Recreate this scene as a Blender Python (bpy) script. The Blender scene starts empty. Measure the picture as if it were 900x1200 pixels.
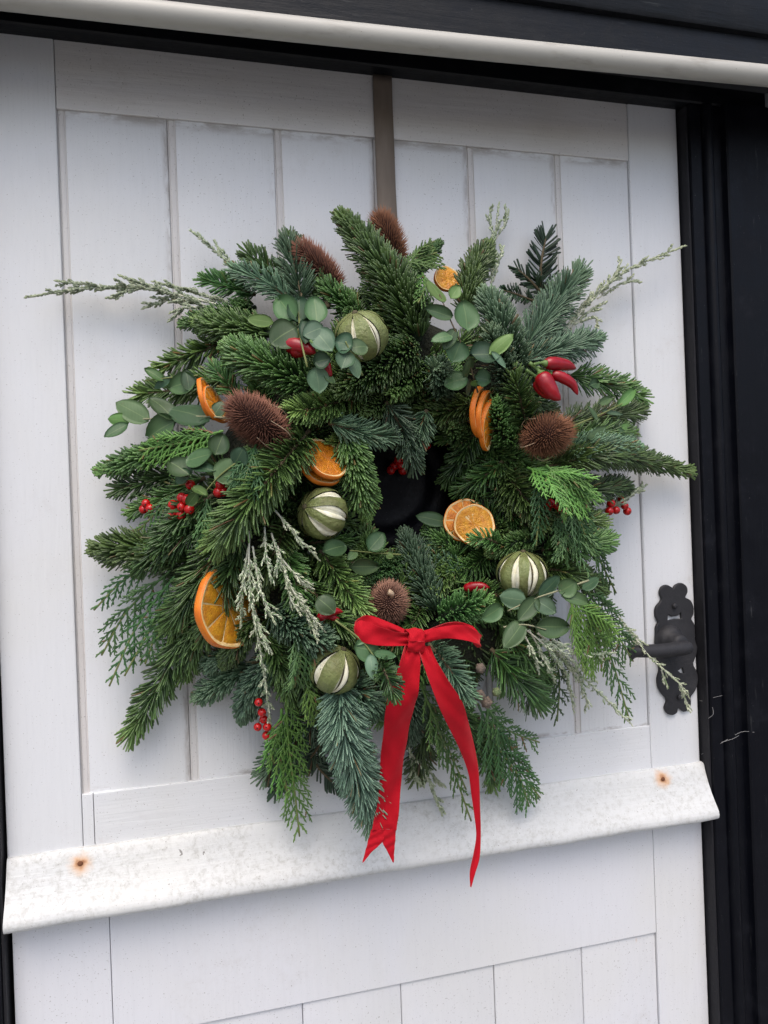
import bpy, math, random
import numpy as np
from mathutils import Vector

# ------------------------------------------------------------------ camera, sky, sun, exposure
S = bpy.context.scene
COL = S.collection
F = 900.0                       # focal length in photo pixels (photo is 900 x 1200)
PSI, RHO, D, ZC = math.atan(900 / 3407), 0.037, 0.93, 1.45   # yaw, roll, distance to the door, eye height
_f = np.array([math.sin(PSI), math.cos(PSI), 0.0])
_r0 = np.array([math.cos(PSI), -math.sin(PSI), 0.0])
_u0 = np.array([0.0, 0.0, 1.0])
_r = math.cos(RHO) * _r0 - math.sin(RHO) * _u0
_u = math.sin(RHO) * _r0 + math.cos(RHO) * _u0
CAM = np.array([0.0, -D, ZC])
cam_data = bpy.data.cameras.new('camera')
cam = bpy.data.objects.new('camera', cam_data)
COL.objects.link(cam)
from mathutils import Matrix
cam.matrix_world = Matrix(((_r[0], _u[0], -_f[0], CAM[0]), (_r[1], _u[1], -_f[1], CAM[1]),
                           (_r[2], _u[2], -_f[2], CAM[2]), (0, 0, 0, 1)))
cam_data.sensor_fit = 'HORIZONTAL'
cam_data.sensor_width = 36
cam_data.lens = 36 * F / 900
cam_data.clip_start = 0.01
cam_data.clip_end = 500
S.camera = cam

SUN_EL, SUN_AZ = math.radians(60), math.radians(196)     # azimuth clockwise from +Y: behind and left of the camera
world = bpy.data.worlds.new('World')
S.world = world
world.use_nodes = True
wn = world.node_tree
sky = wn.nodes.new('ShaderNodeTexSky')
sky.sky_type = 'NISHITA'
sky.sun_disc = False
sky.sun_elevation = SUN_EL
sky.sun_rotation = SUN_AZ
sky.air_density = 1.0
sky.dust_density = 4.4
sky.ozone_density = 1.0
wn.links.new(sky.outputs[0], wn.nodes['Background'].inputs[0])
wn.nodes['Background'].inputs[1].default_value = 0.15
sl = bpy.data.lights.new('sun', 'SUN')
sl.energy = 0.85
sl.angle = math.radians(50)
sl.color = (1.0, 0.97, 0.93)
sun = bpy.data.objects.new('sun', sl)
COL.objects.link(sun)
sd = Vector((math.sin(SUN_AZ) * math.cos(SUN_EL), math.cos(SUN_AZ) * math.cos(SUN_EL), math.sin(SUN_EL)))
sun.rotation_euler = sd.to_track_quat('Z', 'Y').to_euler()
sun.location = (0, -4, 6)
S.view_settings.view_transform = 'Standard'
S.view_settings.look = 'None'
S.view_settings.gamma = 1
S.view_settings.exposure = 0.62
S.cycles.max_bounces = 6
S.cycles.diffuse_bounces = 3
S.cycles.glossy_bounces = 2
S.cycles.transmission_bounces = 2
S.cycles.caustics_reflective = False
S.cycles.caustics_refractive = False

rng = np.random.default_rng(7)
random.seed(7)

# ------------------------------------------------------------------ helpers
def at(px, py, d=0.0):
    """point seen at photo pixel (px, py), d metres in front of the door face"""
    v = _f + _r * (px - 450) / F - _u * (py - 600) / F
    return CAM + v * (D - d) / v[1]

WC = np.array([0.262, 0.0, ZC + 0.008])          # wreath centre
def prof(p):
    r = math.hypot(p[0] - WC[0], p[2] - WC[2])
    return 0.02 + 0.105 * math.exp(-((r - 0.185) / 0.10) ** 2)
def wp(px, py, off=0.0):
    """point on the wreath's rounded body seen at a pixel, lifted by off"""
    d = 0.06
    for _ in range(8):
        d = 0.5 * d + 0.5 * max(0.008, prof(at(px, py, d)) + off)
    return at(px, py, d)

def unit(v):
    v = np.asarray(v, float)
    return v / (np.linalg.norm(v, axis=-1, keepdims=True) + 1e-12)

class MB:
    """collects polygons of one mesh object"""
    def __init__(s):
        s.v, s.q, s.t, s.n, s.c = [], [], [], 0, []
        s.qm, s.tm, s.ng = [], [], []
    def add(s, v, quads=None, tris=None, m=0, col=None, ngons=None):
        v = np.asarray(v, float).reshape(-1, 3)
        s.v.append(v)
        s.c.append(np.tile((0.5, 0.5, 0.5, 1.0), (len(v), 1)) if col is None else np.asarray(col, float))
        if quads is not None and len(quads):
            q = np.asarray(quads, int) + s.n; s.q.append(q); s.qm += [m] * len(q)
        if tris is not None and len(tris):
            t = np.asarray(tris, int) + s.n; s.t.append(t); s.tm += [m] * len(t)
        for g in ngons or []:
            s.ng.append(([i + s.n for i in g], m))
        s.n += len(v)
        return s
    def tube(s, path, rad, sides=8, m=0, caps=True, col=None, flat=None):
        path = np.asarray(path, float); k = len(path)
        rad = np.broadcast_to(np.asarray(rad, float), (k,))
        T, N, B = frames(path, flat)
        a = np.linspace(0, 2 * math.pi, sides, endpoint=False)
        ring = N[:, None] * np.cos(a)[None, :, None] + B[:, None] * np.sin(a)[None, :, None]
        v = (path[:, None] + ring * rad[:, None, None]).reshape(-1, 3)
        i = np.arange(k - 1)[:, None] * sides; j = np.arange(sides)[None]; j2 = (j + 1) % sides
        q = np.stack([i + j, i + j2, i + sides + j2, i + sides + j], -1).reshape(-1, 4)
        ng = [list(range(sides))[::-1], [(k - 1) * sides + x for x in range(sides)]] if caps else None
        return s.add(v, q, m=m, ngons=ng, col=None if col is None else np.tile(col, (len(v), 1)))
    def box(s, lo, hi, m=0, bev=0.0):
        x0, y0, z0 = lo; x1, y1, z1 = hi
        b = bev
        if b <= 0:
            v = [(x, y, z) for x in (x0, x1) for y in (y0, y1) for z in (z0, z1)]
            return s.add(v, [(0, 1, 3, 2), (4, 6, 7, 5), (0, 4, 5, 1), (2, 3, 7, 6), (0, 2, 6, 4), (1, 5, 7, 3)], m=m)
        # front (-y) edges bevelled
        v = [(x0, y1, z0), (x1, y1, z0), (x1, y1, z1), (x0, y1, z1),
             (x0, y0 + b, z0), (x1, y0 + b, z0), (x1, y0 + b, z1), (x0, y0 + b, z1),
             (x0 + b * .3, y0 + b * .3, z0 + b * .3), (x1 - b * .3, y0 + b * .3, z0 + b * .3), (x1 - b * .3, y0 + b * .3, z1 - b * .3), (x0 + b * .3, y0 + b * .3, z1 - b * .3),
             (x0 + b, y0, z0 + b), (x1 - b, y0, z0 + b), (x1 - b, y0, z1 - b), (x0 + b, y0, z1 - b)]
        q = [(0, 3, 2, 1), (12, 13, 14, 15)]
        for k in range(3):
            for i in range(4):
                j = (i + 1) % 4
                q.append((k * 4 + i, k * 4 + j, k * 4 + 4 + j, k * 4 + 4 + i))
        return s.add(v, q, m=m)
    def extrude_x(s, prof_yz, x0, x1, m=0, nseg=1):
        """closed profile of (y, z) points swept along x"""
        k = len(prof_yz)
        xs = np.linspace(x0, x1, nseg + 1)
        v = [(x, y, z) for x in xs for y, z in prof_yz]
        q = [(a * k + i, (a + 1) * k + i, (a + 1) * k + (i + 1) % k, a * k + (i + 1) % k) for a in range(nseg) for i in range(k)]
        return s.add(v, q, m=m, ngons=[list(range(k)), [nseg * k + i for i in range(k)][::-1]])
    def extrude_z(s, prof_xy, z0, z1, m=0, mats=None):
        k = len(prof_xy)
        v = [(x, y, z) for z in (z0, z1) for x, y in prof_xy]
        for i in range(k):
            pass
        q = [(i, (i + 1) % k, k + (i + 1) % k, k + i) for i in range(k)]
        base = s.n
        s.add(v, None, ngons=[list(range(k))[::-1], list(range(k, 2 * k))], m=m)
        s.q.append(np.array(q) + base); s.qm += list(mats) if mats else [m] * k
        return s
    def sphere(s, c, r, nu=12, nv=8, m=0, sc=(1, 1, 1), col=None):
        v = [];
        for i in range(1, nv):
            th = math.pi * i / nv
            for j in range(nu):
                ph = 2 * math.pi * j / nu
                v.append((c[0] + r * sc[0] * math.sin(th) * math.cos(ph), c[1] + r * sc[1] * math.sin(th) * math.sin(ph), c[2] + r * sc[2] * math.cos(th)))
        n0 = len(v); v += [(c[0], c[1], c[2] + r * sc[2]), (c[0], c[1], c[2] - r * sc[2])]
        q = [(i * nu + j, (i + 1) * nu + j, (i + 1) * nu + (j + 1) % nu, i * nu + (j + 1) % nu) for i in range(nv - 2) for j in range(nu)]
        t = [(n0, j, (j + 1) % nu) for j in range(nu)] + [(n0 + 1, (nv - 2) * nu + (j + 1) % nu, (nv - 2) * nu + j) for j in range(nu)]
        return s.add(v, q, t, m=m, col=None if col is None else np.tile(col, (len(v), 1)))
    def build(s, name, mats, parent=None, origin=None, smooth=True):
        V = np.concatenate(s.v); C = np.concatenate(s.c)
        org = np.array(origin if origin is not None else V.mean(0), float)
        me = bpy.data.meshes.new(name)
        Q = np.concatenate(s.q) if s.q else np.zeros((0, 4), int)
        T = np.concatenate(s.t) if s.t else np.zeros((0, 3), int)
        loops = np.concatenate([Q.ravel(), T.ravel()] + [np.array(g) for g, _ in s.ng]).astype(np.int32)
        sizes = np.concatenate([np.full(len(Q), 4), np.full(len(T), 3), np.array([len(g) for g, _ in s.ng], int)]).astype(np.int32)
        mi = np.array(s.qm + s.tm + [m for _, m in s.ng], np.int32)
        me.vertices.add(len(V)); me.vertices.foreach_set('co', (V - org).astype(np.float32).ravel())
        me.loops.add(len(loops)); me.loops.foreach_set('vertex_index', loops)
        me.polygons.add(len(sizes))
        me.polygons.foreach_set('loop_start', np.concatenate([[0], np.cumsum(sizes)[:-1]]).astype(np.int32))
        me.polygons.foreach_set('material_index', mi)
        me.polygons.foreach_set('use_smooth', np.full(len(sizes), bool(smooth)))
        at_ = me.color_attributes.new('tint', 'FLOAT_COLOR', 'POINT')
        at_.data.foreach_set('color', C.astype(np.float32).ravel())
        for m in (mats if isinstance(mats, (list, tuple)) else [mats]):
            me.materials.append(m)
        me.update(calc_edges=True)
        me.validate(verbose=False)
        o = bpy.data.objects.new(name, me)
        COL.objects.link(o)
        attach(o, parent, org)
        return o

WORLD_ORG = {}
def attach(o, parent, org):
    WORLD_ORG[o.name] = np.array(org, float)
    if parent is not None:
        o.parent = parent
        o.location = Vector(np.array(org) - WORLD_ORG[parent.name])
    else:
        o.location = Vector(org)
def empty(name, org, parent=None):
    o = bpy.data.objects.new(name, None)
    o.empty_display_size = 0.02
    COL.objects.link(o); attach(o, parent, org)
    return o
def tag(o, label=None, cat=None, kind=None, group=None):
    if label: o['label'] = label
    if cat: o['category'] = cat
    if kind: o['kind'] = kind
    if group: o['group'] = group
    return o
def flat_shade(o, ang=35):
    me = o.data
    try:
        me.set_sharp_from_angle(angle=math.radians(ang))
    except Exception:
        pass
    return o

def frames(path, ref=None):
    """tangent, front-facing normal and side vectors along a path"""
    T = unit(np.gradient(path, axis=0))
    ref = np.array([0.0, -1.0, 0.12]) if ref is None else np.asarray(ref, float)
    N = ref[None] - T * (T @ ref)[:, None]
    bad = np.linalg.norm(N, axis=1) < 0.15
    if bad.any():
        r2 = np.array([0.3, -0.2, 1.0]); N2 = r2[None] - T * (T @ r2)[:, None]
        N[bad] = N2[bad]
    N = unit(N)
    return T, N, np.cross(T, N)

def bez(p, k=16):
    """smooth path through a list of 3D points"""
    p = [np.asarray(x, float) for x in p]
    if len(p) == 2:
        p = [p[0], (p[0] + p[1]) / 2, p[1]]
    q = [2 * p[0] - p[1]] + p + [2 * p[-1] - p[-2]]
    out = []
    for i in range(1, len(q) - 2):
        n = max(2, int(round(k / (len(p) - 1))))
        for t in np.linspace(0, 1, n, endpoint=False):
            a, b, c, d = q[i - 1], q[i], q[i + 1], q[i + 2]
            out.append(0.5 * (2 * b + (c - a) * t + (2 * a - 5 * b + 4 * c - d) * t * t + (3 * b - a - 3 * c + d) * t ** 3))
    out.append(p[-1])
    return np.array(out)

# ------------------------------------------------------------------ materials
def mat(name, col, rough=0.6, spec=0.5, metal=0.0):
    m = bpy.data.materials.new(name); m.use_nodes = True
    b = m.node_tree.nodes['Principled BSDF']
    b.inputs['Base Color'].default_value = (*col, 1)
    b.inputs['Roughness'].default_value = rough
    b.inputs['Specular IOR Level'].default_value = spec
    b.inputs['Metallic'].default_value = metal
    return m
class NT:
    def __init__(s, m):
        s.t = m.node_tree; s.b = s.t.nodes['Principled BSDF']
    def n(s, typ, **kw):
        x = s.t.nodes.new(typ)
        for k, v in kw.items():
            if k in x.inputs.keys():
                x.inputs[k].default_value = v
            else:
                setattr(x, k, v)
        return x
    def l(s, a, b): s.t.links.new(a, b)
    def pos(s):
        return s.n('ShaderNodeNewGeometry').outputs['Position']
    def noise(s, vec, scale, detail=4, rough=0.55, dist=0.0):
        x = s.n('ShaderNodeTexNoise'); x.inputs['Scale'].default_value = scale; x.inputs['Detail'].default_value = detail
        x.inputs['Roughness'].default_value = rough; x.inputs['Distortion'].default_value = dist
        s.l(vec, x.inputs['Vector']); return x.outputs['Fac']
    def stretch(s, vec, sc, off=(0, 0, 0)):
        x = s.n('ShaderNodeMapping'); x.inputs['Scale'].default_value = sc; x.inputs['Location'].default_value = off
        s.l(vec, x.inputs['Vector']); return x.outputs[0]
    def ramp(s, fac, a, b, va=0.0, vb=1.0):
        x = s.n('ShaderNodeMapRange'); x.interpolation_type = 'SMOOTHSTEP'
        for i, v in zip((1, 2, 3, 4), (a, b, va, vb)): x.inputs[i].default_value = v
        s.l(fac, x.inputs[0]); return x.outputs[0]
    def mix(s, fac, a, b):
        x = s.n('ShaderNodeMix'); x.data_type = 'RGBA'
        if isinstance(fac, (int, float)): x.inputs[0].default_value = fac
        else: s.l(fac, x.inputs[0])
        for i, v in ((6, a), (7, b)):
            if isinstance(v, tuple): x.inputs[i].default_value = (*v, 1)
            else: s.l(v, x.inputs[i])
        return x.outputs[2]
    def math(s, op, a, b=0.0):
        x = s.n('ShaderNodeMath'); x.operation = op
        for i, v in ((0, a), (1, b)):
            if isinstance(v, (int, float)): x.inputs[i].default_value = v
            else: s.l(v, x.inputs[i])
        return x.outputs[0]
    def bump(s, h, strength, dist=0.001):
        x = s.n('ShaderNodeBump'); x.inputs['Strength'].default_value = strength; x.inputs['Distance'].default_value = dist
        s.l(h, x.inputs['Height']); s.l(x.outputs[0], s.b.inputs['Normal']); return x
    def blob(s, vec, c, r):
        """round stain: 1 at c falling to 0 at r"""
        x = s.n('ShaderNodeVectorMath'); x.operation = 'DISTANCE'; s.l(vec, x.inputs[0]); x.inputs[1].default_value = c
        return s.ramp(x.outputs['Value'], 0.0, r, 1.0, 0.0)

def paint(name, base, dirt, amount, vertical=True, rust=(), speck=1.0, rough=0.42, spread=0.52, mscale=60, warm=(0.645, 0.645, 0.615), joints=False):
    m = mat(name, base, rough); g = NT(m); p = g.pos()
    sv = (1.0, 1.0, 0.06) if vertical else (0.06, 1.0, 1.0)
    brush = g.noise(g.stretch(p, sv), 330, 3, 0.6)
    big = g.noise(p, 3.2, 3, 0.6, 0.6)
    mott = g.noise(p, mscale, 5, 0.75, 0.3)
    c = g.mix(g.math('MULTIPLY', g.ramp(big, 0.40, 0.75), 0.55), base, warm)
    # faint grain and brush marks in the coat
    c = g.mix(g.math('MULTIPLY', g.ramp(brush, 0.45, 0.75), 0.06 + 0.06 * amount), c, tuple(x * 0.72 for x in base))
    # broad rubbed-in grime, only in some areas
    area = g.ramp(g.noise(p, 4.1, 3, 0.6, 1.0), spread, spread + .2)
    c = g.mix(g.math('MULTIPLY', g.math('MULTIPLY', g.ramp(mott, 0.42, 0.75), area), 0.55 * amount), c, dirt)
    # tiny dots of dirt
    fine = g.noise(p, 520, 2, 0.5)
    c = g.mix(g.math('MULTIPLY', g.ramp(fine, 0.67, 0.73), 0.6 * min(1, speck)), c, (0.16, 0.14, 0.12))
    vo = g.n('ShaderNodeTexVoronoi'); vo.feature = 'F1'; vo.inputs['Scale'].default_value = 34
    wv = g.n('ShaderNodeVectorMath'); wv.operation = 'ADD'
    nz0 = g.n('ShaderNodeTexNoise'); nz0.inputs['Scale'].default_value = 160; nz0.inputs['Detail'].default_value = 2; g.l(p, nz0.inputs['Vector'])
    sc0 = g.n('ShaderNodeVectorMath'); sc0.operation = 'SCALE'; sc0.inputs['Scale'].default_value = 0.012; g.l(nz0.outputs['Color'], sc0.inputs[0])
    g.l(p, wv.inputs[0]); g.l(sc0.outputs[0], wv.inputs[1]); g.l(wv.outputs[0], vo.inputs['Vector'])
    sep = g.n('ShaderNodeSeparateColor'); g.l(vo.outputs['Color'], sep.inputs[0])
    size = g.math('MULTIPLY', sep.outputs[1], 0.095)
    sk = g.math('MULTIPLY', g.math('LESS_THAN', vo.outputs['Distance'], size), g.math('GREATER_THAN', sep.outputs[0], 1.0 - 0.2 * speck))
    c = g.mix(g.math('MULTIPLY', sk, 0.7), c, (0.11, 0.09, 0.075))
    # a few flaked patches of paint with crooked outlines
    vc = g.n('ShaderNodeTexVoronoi'); vc.feature = 'F1'; vc.inputs['Scale'].default_value = 6.5
    nc = g.n('ShaderNodeTexNoise'); nc.inputs['Scale'].default_value = 75; nc.inputs['Detail'].default_value = 4; g.l(p, nc.inputs['Vector'])
    sc1 = g.n('ShaderNodeVectorMath'); sc1.operation = 'SCALE'; sc1.inputs['Scale'].default_value = 0.045; g.l(nc.outputs['Color'], sc1.inputs[0])
    wc = g.n('ShaderNodeVectorMath'); wc.operation = 'ADD'; g.l(p, wc.inputs[0]); g.l(sc1.outputs[0], wc.inputs[1]); g.l(wc.outputs[0], vc.inputs['Vector'])
    sp2 = g.n('ShaderNodeSeparateColor'); g.l(vc.outputs['Color'], sp2.inputs[0])
    chip = g.math('MULTIPLY', g.math('LESS_THAN', vc.outputs['Distance'], g.math('MULTIPLY', sp2.outputs[1], 0.052)), g.math('GREATER_THAN', sp2.outputs[0], 0.55))
    c = g.mix(g.math('MULTIPLY', chip, 0.8), c, (0.40, 0.36, 0.31))
    if joints:      # brown dirt lodged along the board joints and under the top rail, broken up
        xyz = g.n('ShaderNodeSeparateXYZ'); g.l(p, xyz.inputs[0])
        w = g.math('PINGPONG', g.math('ADD', xyz.outputs[0], 2.4995), 0.0625)
        n1 = g.noise(g.stretch(p, (1, 1, .25)), 45, 4, 0.7)
        j1 = g.math('MULTIPLY', g.ramp(w, 0.0015, 0.010, 1.0, 0.0), g.ramp(n1, 0.42, 0.66))
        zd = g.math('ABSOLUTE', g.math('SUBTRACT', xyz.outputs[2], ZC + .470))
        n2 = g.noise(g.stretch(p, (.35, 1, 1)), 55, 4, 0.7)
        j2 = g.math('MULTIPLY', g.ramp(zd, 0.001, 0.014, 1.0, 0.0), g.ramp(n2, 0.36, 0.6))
        z3 = g.math('ABSOLUTE', g.math('SUBTRACT', xyz.outputs[2], ZC - .307))
        j3 = g.math('MULTIPLY', g.ramp(z3, 0.001, 0.008, 1.0, 0.0), g.ramp(n2, 0.48, 0.66))
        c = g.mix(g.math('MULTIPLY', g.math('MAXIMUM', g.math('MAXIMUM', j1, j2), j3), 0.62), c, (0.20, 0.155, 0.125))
    for (pc, rr) in rust:
        w2 = g.n('ShaderNodeVectorMath'); w2.operation = 'ADD'
        nz = g.n('ShaderNodeTexNoise'); nz.inputs['Scale'].default_value = 120; g.l(p, nz.inputs['Vector'])
        sc = g.n('ShaderNodeVectorMath'); sc.operation = 'SCALE'; sc.inputs['Scale'].default_value = 0.012
        g.l(nz.outputs['Color'], sc.inputs[0]); g.l(p, w2.inputs[0]); g.l(sc.outputs[0], w2.inputs[1])
        pc2 = tuple(np.array(pc) + 0.006)
        c = g.mix(g.math('MULTIPLY', g.blob(w2.outputs[0], pc2, rr), 0.85), c, (0.62, 0.30, 0.08))
        c = g.mix(g.blob(w2.outputs[0], pc2, rr * 0.42), c, (0.24, 0.075, 0.02))
    g.l(c, g.b.inputs['Base Color'])
    grain = g.noise(g.stretch(p, sv, (.3, .2, .1)), 95, 3, 0.6, 0.4)
    h = g.math('ADD', g.math('ADD', g.math('MULTIPLY', brush, 0.7), g.math('MULTIPLY', grain, 1.5)), g.math('MULTIPLY', mott, 0.6))
    h = g.math('SUBTRACT', h, g.math('MULTIPLY', chip, 0.8))
    g.bump(h, 0.36, 0.0011)
    g.l(g.ramp(mott, 0.3, 0.8, rough - 0.06, rough + 0.2), g.b.inputs['Roughness'])
    return m

WHITE = (0.675, 0.69, 0.712)
DIRT = (0.33, 0.28, 0.22)
M = {}
M['paint_v'] = paint('white_paint_vertical', WHITE, DIRT, 0.5)
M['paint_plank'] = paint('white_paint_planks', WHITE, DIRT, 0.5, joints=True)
M['paint_h'] = paint('white_paint_horizontal', WHITE, DIRT, 0.5, vertical=False)
M['paint_groove'] = paint('white_paint_grubby', (0.60, 0.58, 0.57), (0.24, 0.19, 0.15), 0.9, speck=1.6)
capr = [(tuple(at(94, 1012, 0.012)), 0.017), (tuple(at(777, 913, 0.010)), 0.017)]
M['paint_cap'] = paint('white_paint_weathered', (0.60, 0.612, 0.610), (0.30, 0.295, 0.26), 1.0, vertical=False, rust=capr, speck=2.6, spread=.30, mscale=150, warm=(0.62, 0.62, 0.59))
M['paint_low'] = paint('white_paint_lower', (0.672, 0.68, 0.712), DIRT, 0.5, rust=[(tuple(at(748, 1103, 0)), 0.006)])
M['paint_toprail'] = paint('white_paint_grimy_shaded', (0.66, 0.65, 0.645), (0.26, 0.21, 0.16), 0.8, vertical=False, speck=1.2, warm=(0.52, 0.49, 0.44))  # brown grime, with some of the beam's shade put into the base colour

def black_paint(name, col, rough, bumpy=0.4, scale=(1, 1, .1), spec=0.14):
    m = mat(name, col, rough); g = NT(m); p = g.pos()
    a = g.noise(g.stretch(p, scale), 120, 4, 0.6)
    b = g.noise(p, 25, 6, 0.7)
    sp = g.noise(p, 600, 2, 0.5)
    c = g.mix(g.ramp(b, 0.5, 0.8), col, tuple(x * 1.7 + 0.004 for x in col))
    c = g.mix(g.ramp(sp, 0.72, 0.80), c, (0.12, 0.12, 0.12))
    st = g.noise(g.stretch(p, tuple(x * .6 for x in scale), (5, 2, 1)), 300, 3, 0.6)
    c = g.mix(g.math('MULTIPLY', g.ramp(st, 0.66, 0.8), 0.35), c, (0.09, 0.095, 0.095))
    g.b.inputs['Specular IOR Level'].default_value = spec
    g.l(c, g.b.inputs['Base Color'])
    g.l(g.ramp(b, 0.3, 0.7, rough - 0.08, rough + 0.18), g.b.inputs['Roughness'])
    g.bump(g.math('ADD', a, b), bumpy, 0.001)
    return m
M['black'] = black_paint('black_gloss_paint', (0.003, 0.0035, 0.006), 0.38)
M['black_h'] = black_paint('black_gloss_paint_beam', (0.006, 0.007, 0.009), 0.36, 0.6, (.1, 1, 1), .2)
M['seal'] = black_paint('dark_grey_edge_paint', (0.018, 0.018, 0.021), 0.55)
M['iron'] = black_paint('black_iron', (0.022, 0.022, 0.025), 0.5, 0.7, (1, 1, 1), .35)
M['iron_gloss'] = black_paint('black_iron_gloss', (0.003, 0.003, 0.005), 0.45, .8, (1, 1, 1), .14)
m = mat('grey_plastic_conduit', (0.42, 0.41, 0.37), 0.45); g = NT(m); p = g.pos()
c = g.mix(g.ramp(g.noise(g.stretch(p, (.25, 1, 1)), 60, 6, .7), .5, .8), (0.42, 0.41, 0.37), (0.30, 0.28, 0.24))
c = g.mix(g.ramp(g.noise(p, 420, 3, .6), .7, .78), c, (0.16, 0.14, 0.11))
g.l(c, g.b.inputs['Base Color']); g.bump(g.noise(p, 300, 3), .12, .0005); M['pipe'] = m
M['rust'] = mat('rusty_nail', (0.16, 0.06, 0.025), .85)
m = mat('render_wall', (0.36, 0.37, 0.38), 0.85); g = NT(m); p = g.pos()
g.l(g.mix(g.noise(p, 9, 6, .65), (0.30, 0.31, 0.32), (0.42, 0.43, 0.44)), g.b.inputs['Base Color']); g.bump(g.noise(p, 140, 5, .6), .6, .004); M['wall'] = m
m = mat('stone_paving', (0.3, 0.29, 0.28), 0.85); g = NT(m); p = g.pos()
g.l(g.mix(g.noise(p, 7, 6, .65), (0.24, 0.235, 0.225), (0.36, 0.35, 0.33)), g.b.inputs['Base Color']); g.bump(g.noise(p, 60, 5, .6), .5, .006); M['paving'] = m
M['ground'] = mat('asphalt', (0.16, 0.16, 0.16), 0.9)
m = mat('taupe_ribbon', (0.17, 0.135, 0.105), 0.65); g = NT(m); p = g.pos()
g.l(g.mix(g.noise(g.stretch(p, (1, 1, .2)), 160, 4), (0.14, 0.11, 0.085), (0.21, 0.17, 0.135)), g.b.inputs['Base Color'])
g.bump(g.noise(g.stretch(p, (.2, 1, 1)), 900, 2), .3, .0004); M['taupe'] = m
M['web'] = mat('cobweb_silk', (0.32, 0.32, 0.32), 0.6)

def leafmat(name, lo, hi, tip, rough=0.42, spec=0.5, tip_mix=0.2, var=0.7, brown=True):
    """needle / scale-leaf material: tint.r random per leaf, tint.g root->tip, tint.b along the sprig"""
    m = mat(name, lo, rough, spec); g = NT(m)
    a = g.n('ShaderNodeAttribute'); a.attribute_name = 'tint'
    sp = g.n('ShaderNodeSeparateColor'); g.l(a.outputs['Color'], sp.inputs[0])
    c = g.mix(sp.outputs[0], lo, hi)
    c = g.mix(g.math('MULTIPLY', g.ramp(sp.outputs[2], 0.78, 1.0), 0.6), c, tip)
    if brown: c = g.mix(g.ramp(sp.outputs[0], 0.975, 0.985), c, (0.14, 0.075, 0.03))
    c = g.mix(g.math('MULTIPLY', g.ramp(sp.outputs[1], 0.35, 1.0), tip_mix), c, tip)  # colour mixed toward the tip colour from leaf root to end
    oi = g.n('ShaderNodeObjectInfo')
    hs = g.n('ShaderNodeHueSaturation'); g.l(c, hs.inputs['Color'])
    g.l(g.ramp(oi.outputs['Random'], 0, 1, 0.485, 0.515), hs.inputs['Hue'])
    g.l(g.ramp(g.math('FRACT', g.math('MULTIPLY', oi.outputs['Random'], 7.31)), 0, 1, 1 - var * .5, 1 + var * .55), hs.inputs['Value'])
    g.l(hs.outputs[0], g.b.inputs['Base Color'])
    return m
M['noble'] = leafmat('fir_needles_green', (0.018, 0.052, 0.012), (0.110, 0.205, 0.056), (0.18, 0.30, 0.080), .36)
M['blue'] = leafmat('fir_needles_blue', (0.024, 0.064, 0.032), (0.112, 0.190, 0.112), (0.18, 0.28, 0.15), 0.40)
M['nord'] = leafmat('fir_needles_glossy', (0.014, 0.045, 0.011), (0.088, 0.172, 0.047), (0.15, 0.26, 0.062), 0.32)
M['bright'] = leafmat('fir_needles_fresh', (0.035, 0.10, 0.028), (0.09, 0.19, 0.055), (0.16, 0.27, 0.075))
M['yew'] = leafmat('yew_needles_dark', (0.014, 0.036, 0.017), (0.034, 0.075, 0.034), (0.05, 0.10, 0.05), 0.32)
M['cyp'] = leafmat('cypress_scale_green', (0.028, 0.085, 0.026), (0.06, 0.14, 0.04), (0.10, 0.20, 0.05), 0.5)
M['cypb'] = leafmat('cypress_scale_bright', (0.058, 0.145, 0.028), (0.115, 0.235, 0.045), (0.19, 0.32, 0.07), 0.5)
M['silver'] = leafmat('silver_leaf', (0.15, 0.20, 0.11), (0.46, 0.51, 0.37), (0.46, 0.52, 0.32), 0.6, var=.3, brown=False)
M['silverw'] = leafmat('silver_white_leaf', (0.11, 0.21, 0.07), (0.70, 0.73, 0.56), (0.62, 0.65, 0.44), 0.6, var=.25, brown=False)
M['twig'] = mat('fir_twig', (0.10, 0.075, 0.04), 0.8)
M['stem_pale'] = mat('eucalyptus_stem', (0.27, 0.27, 0.16), 0.7)
M['core_dark'] = mat('fir_core_dark', (0.012, 0.028, 0.010), 0.9)  # dark filler core standing in for dense inner needles of foxtail sprigs
M['frost'] = leafmat('fir_needles_frosted', (0.055, 0.115, 0.075), (0.150, 0.235, 0.165), (0.20, 0.30, 0.17), 0.42)
M['twig_g'] = mat('green_twig', (0.16, 0.19, 0.06), 0.7)
M['twig_s'] = mat('silver_twig', (0.55, 0.55, 0.44), 0.8)
m = mat('moss', (0.012, 0.018, 0.008), 0.95); g = NT(m); p = g.pos()
g.l(g.mix(g.noise(p, 120, 5), (0.008, 0.012, 0.006), (0.03, 0.032, 0.014)), g.b.inputs['Base Color']); g.bump(g.noise(p, 260, 5), 1.0, .01); M['moss'] = m
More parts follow.
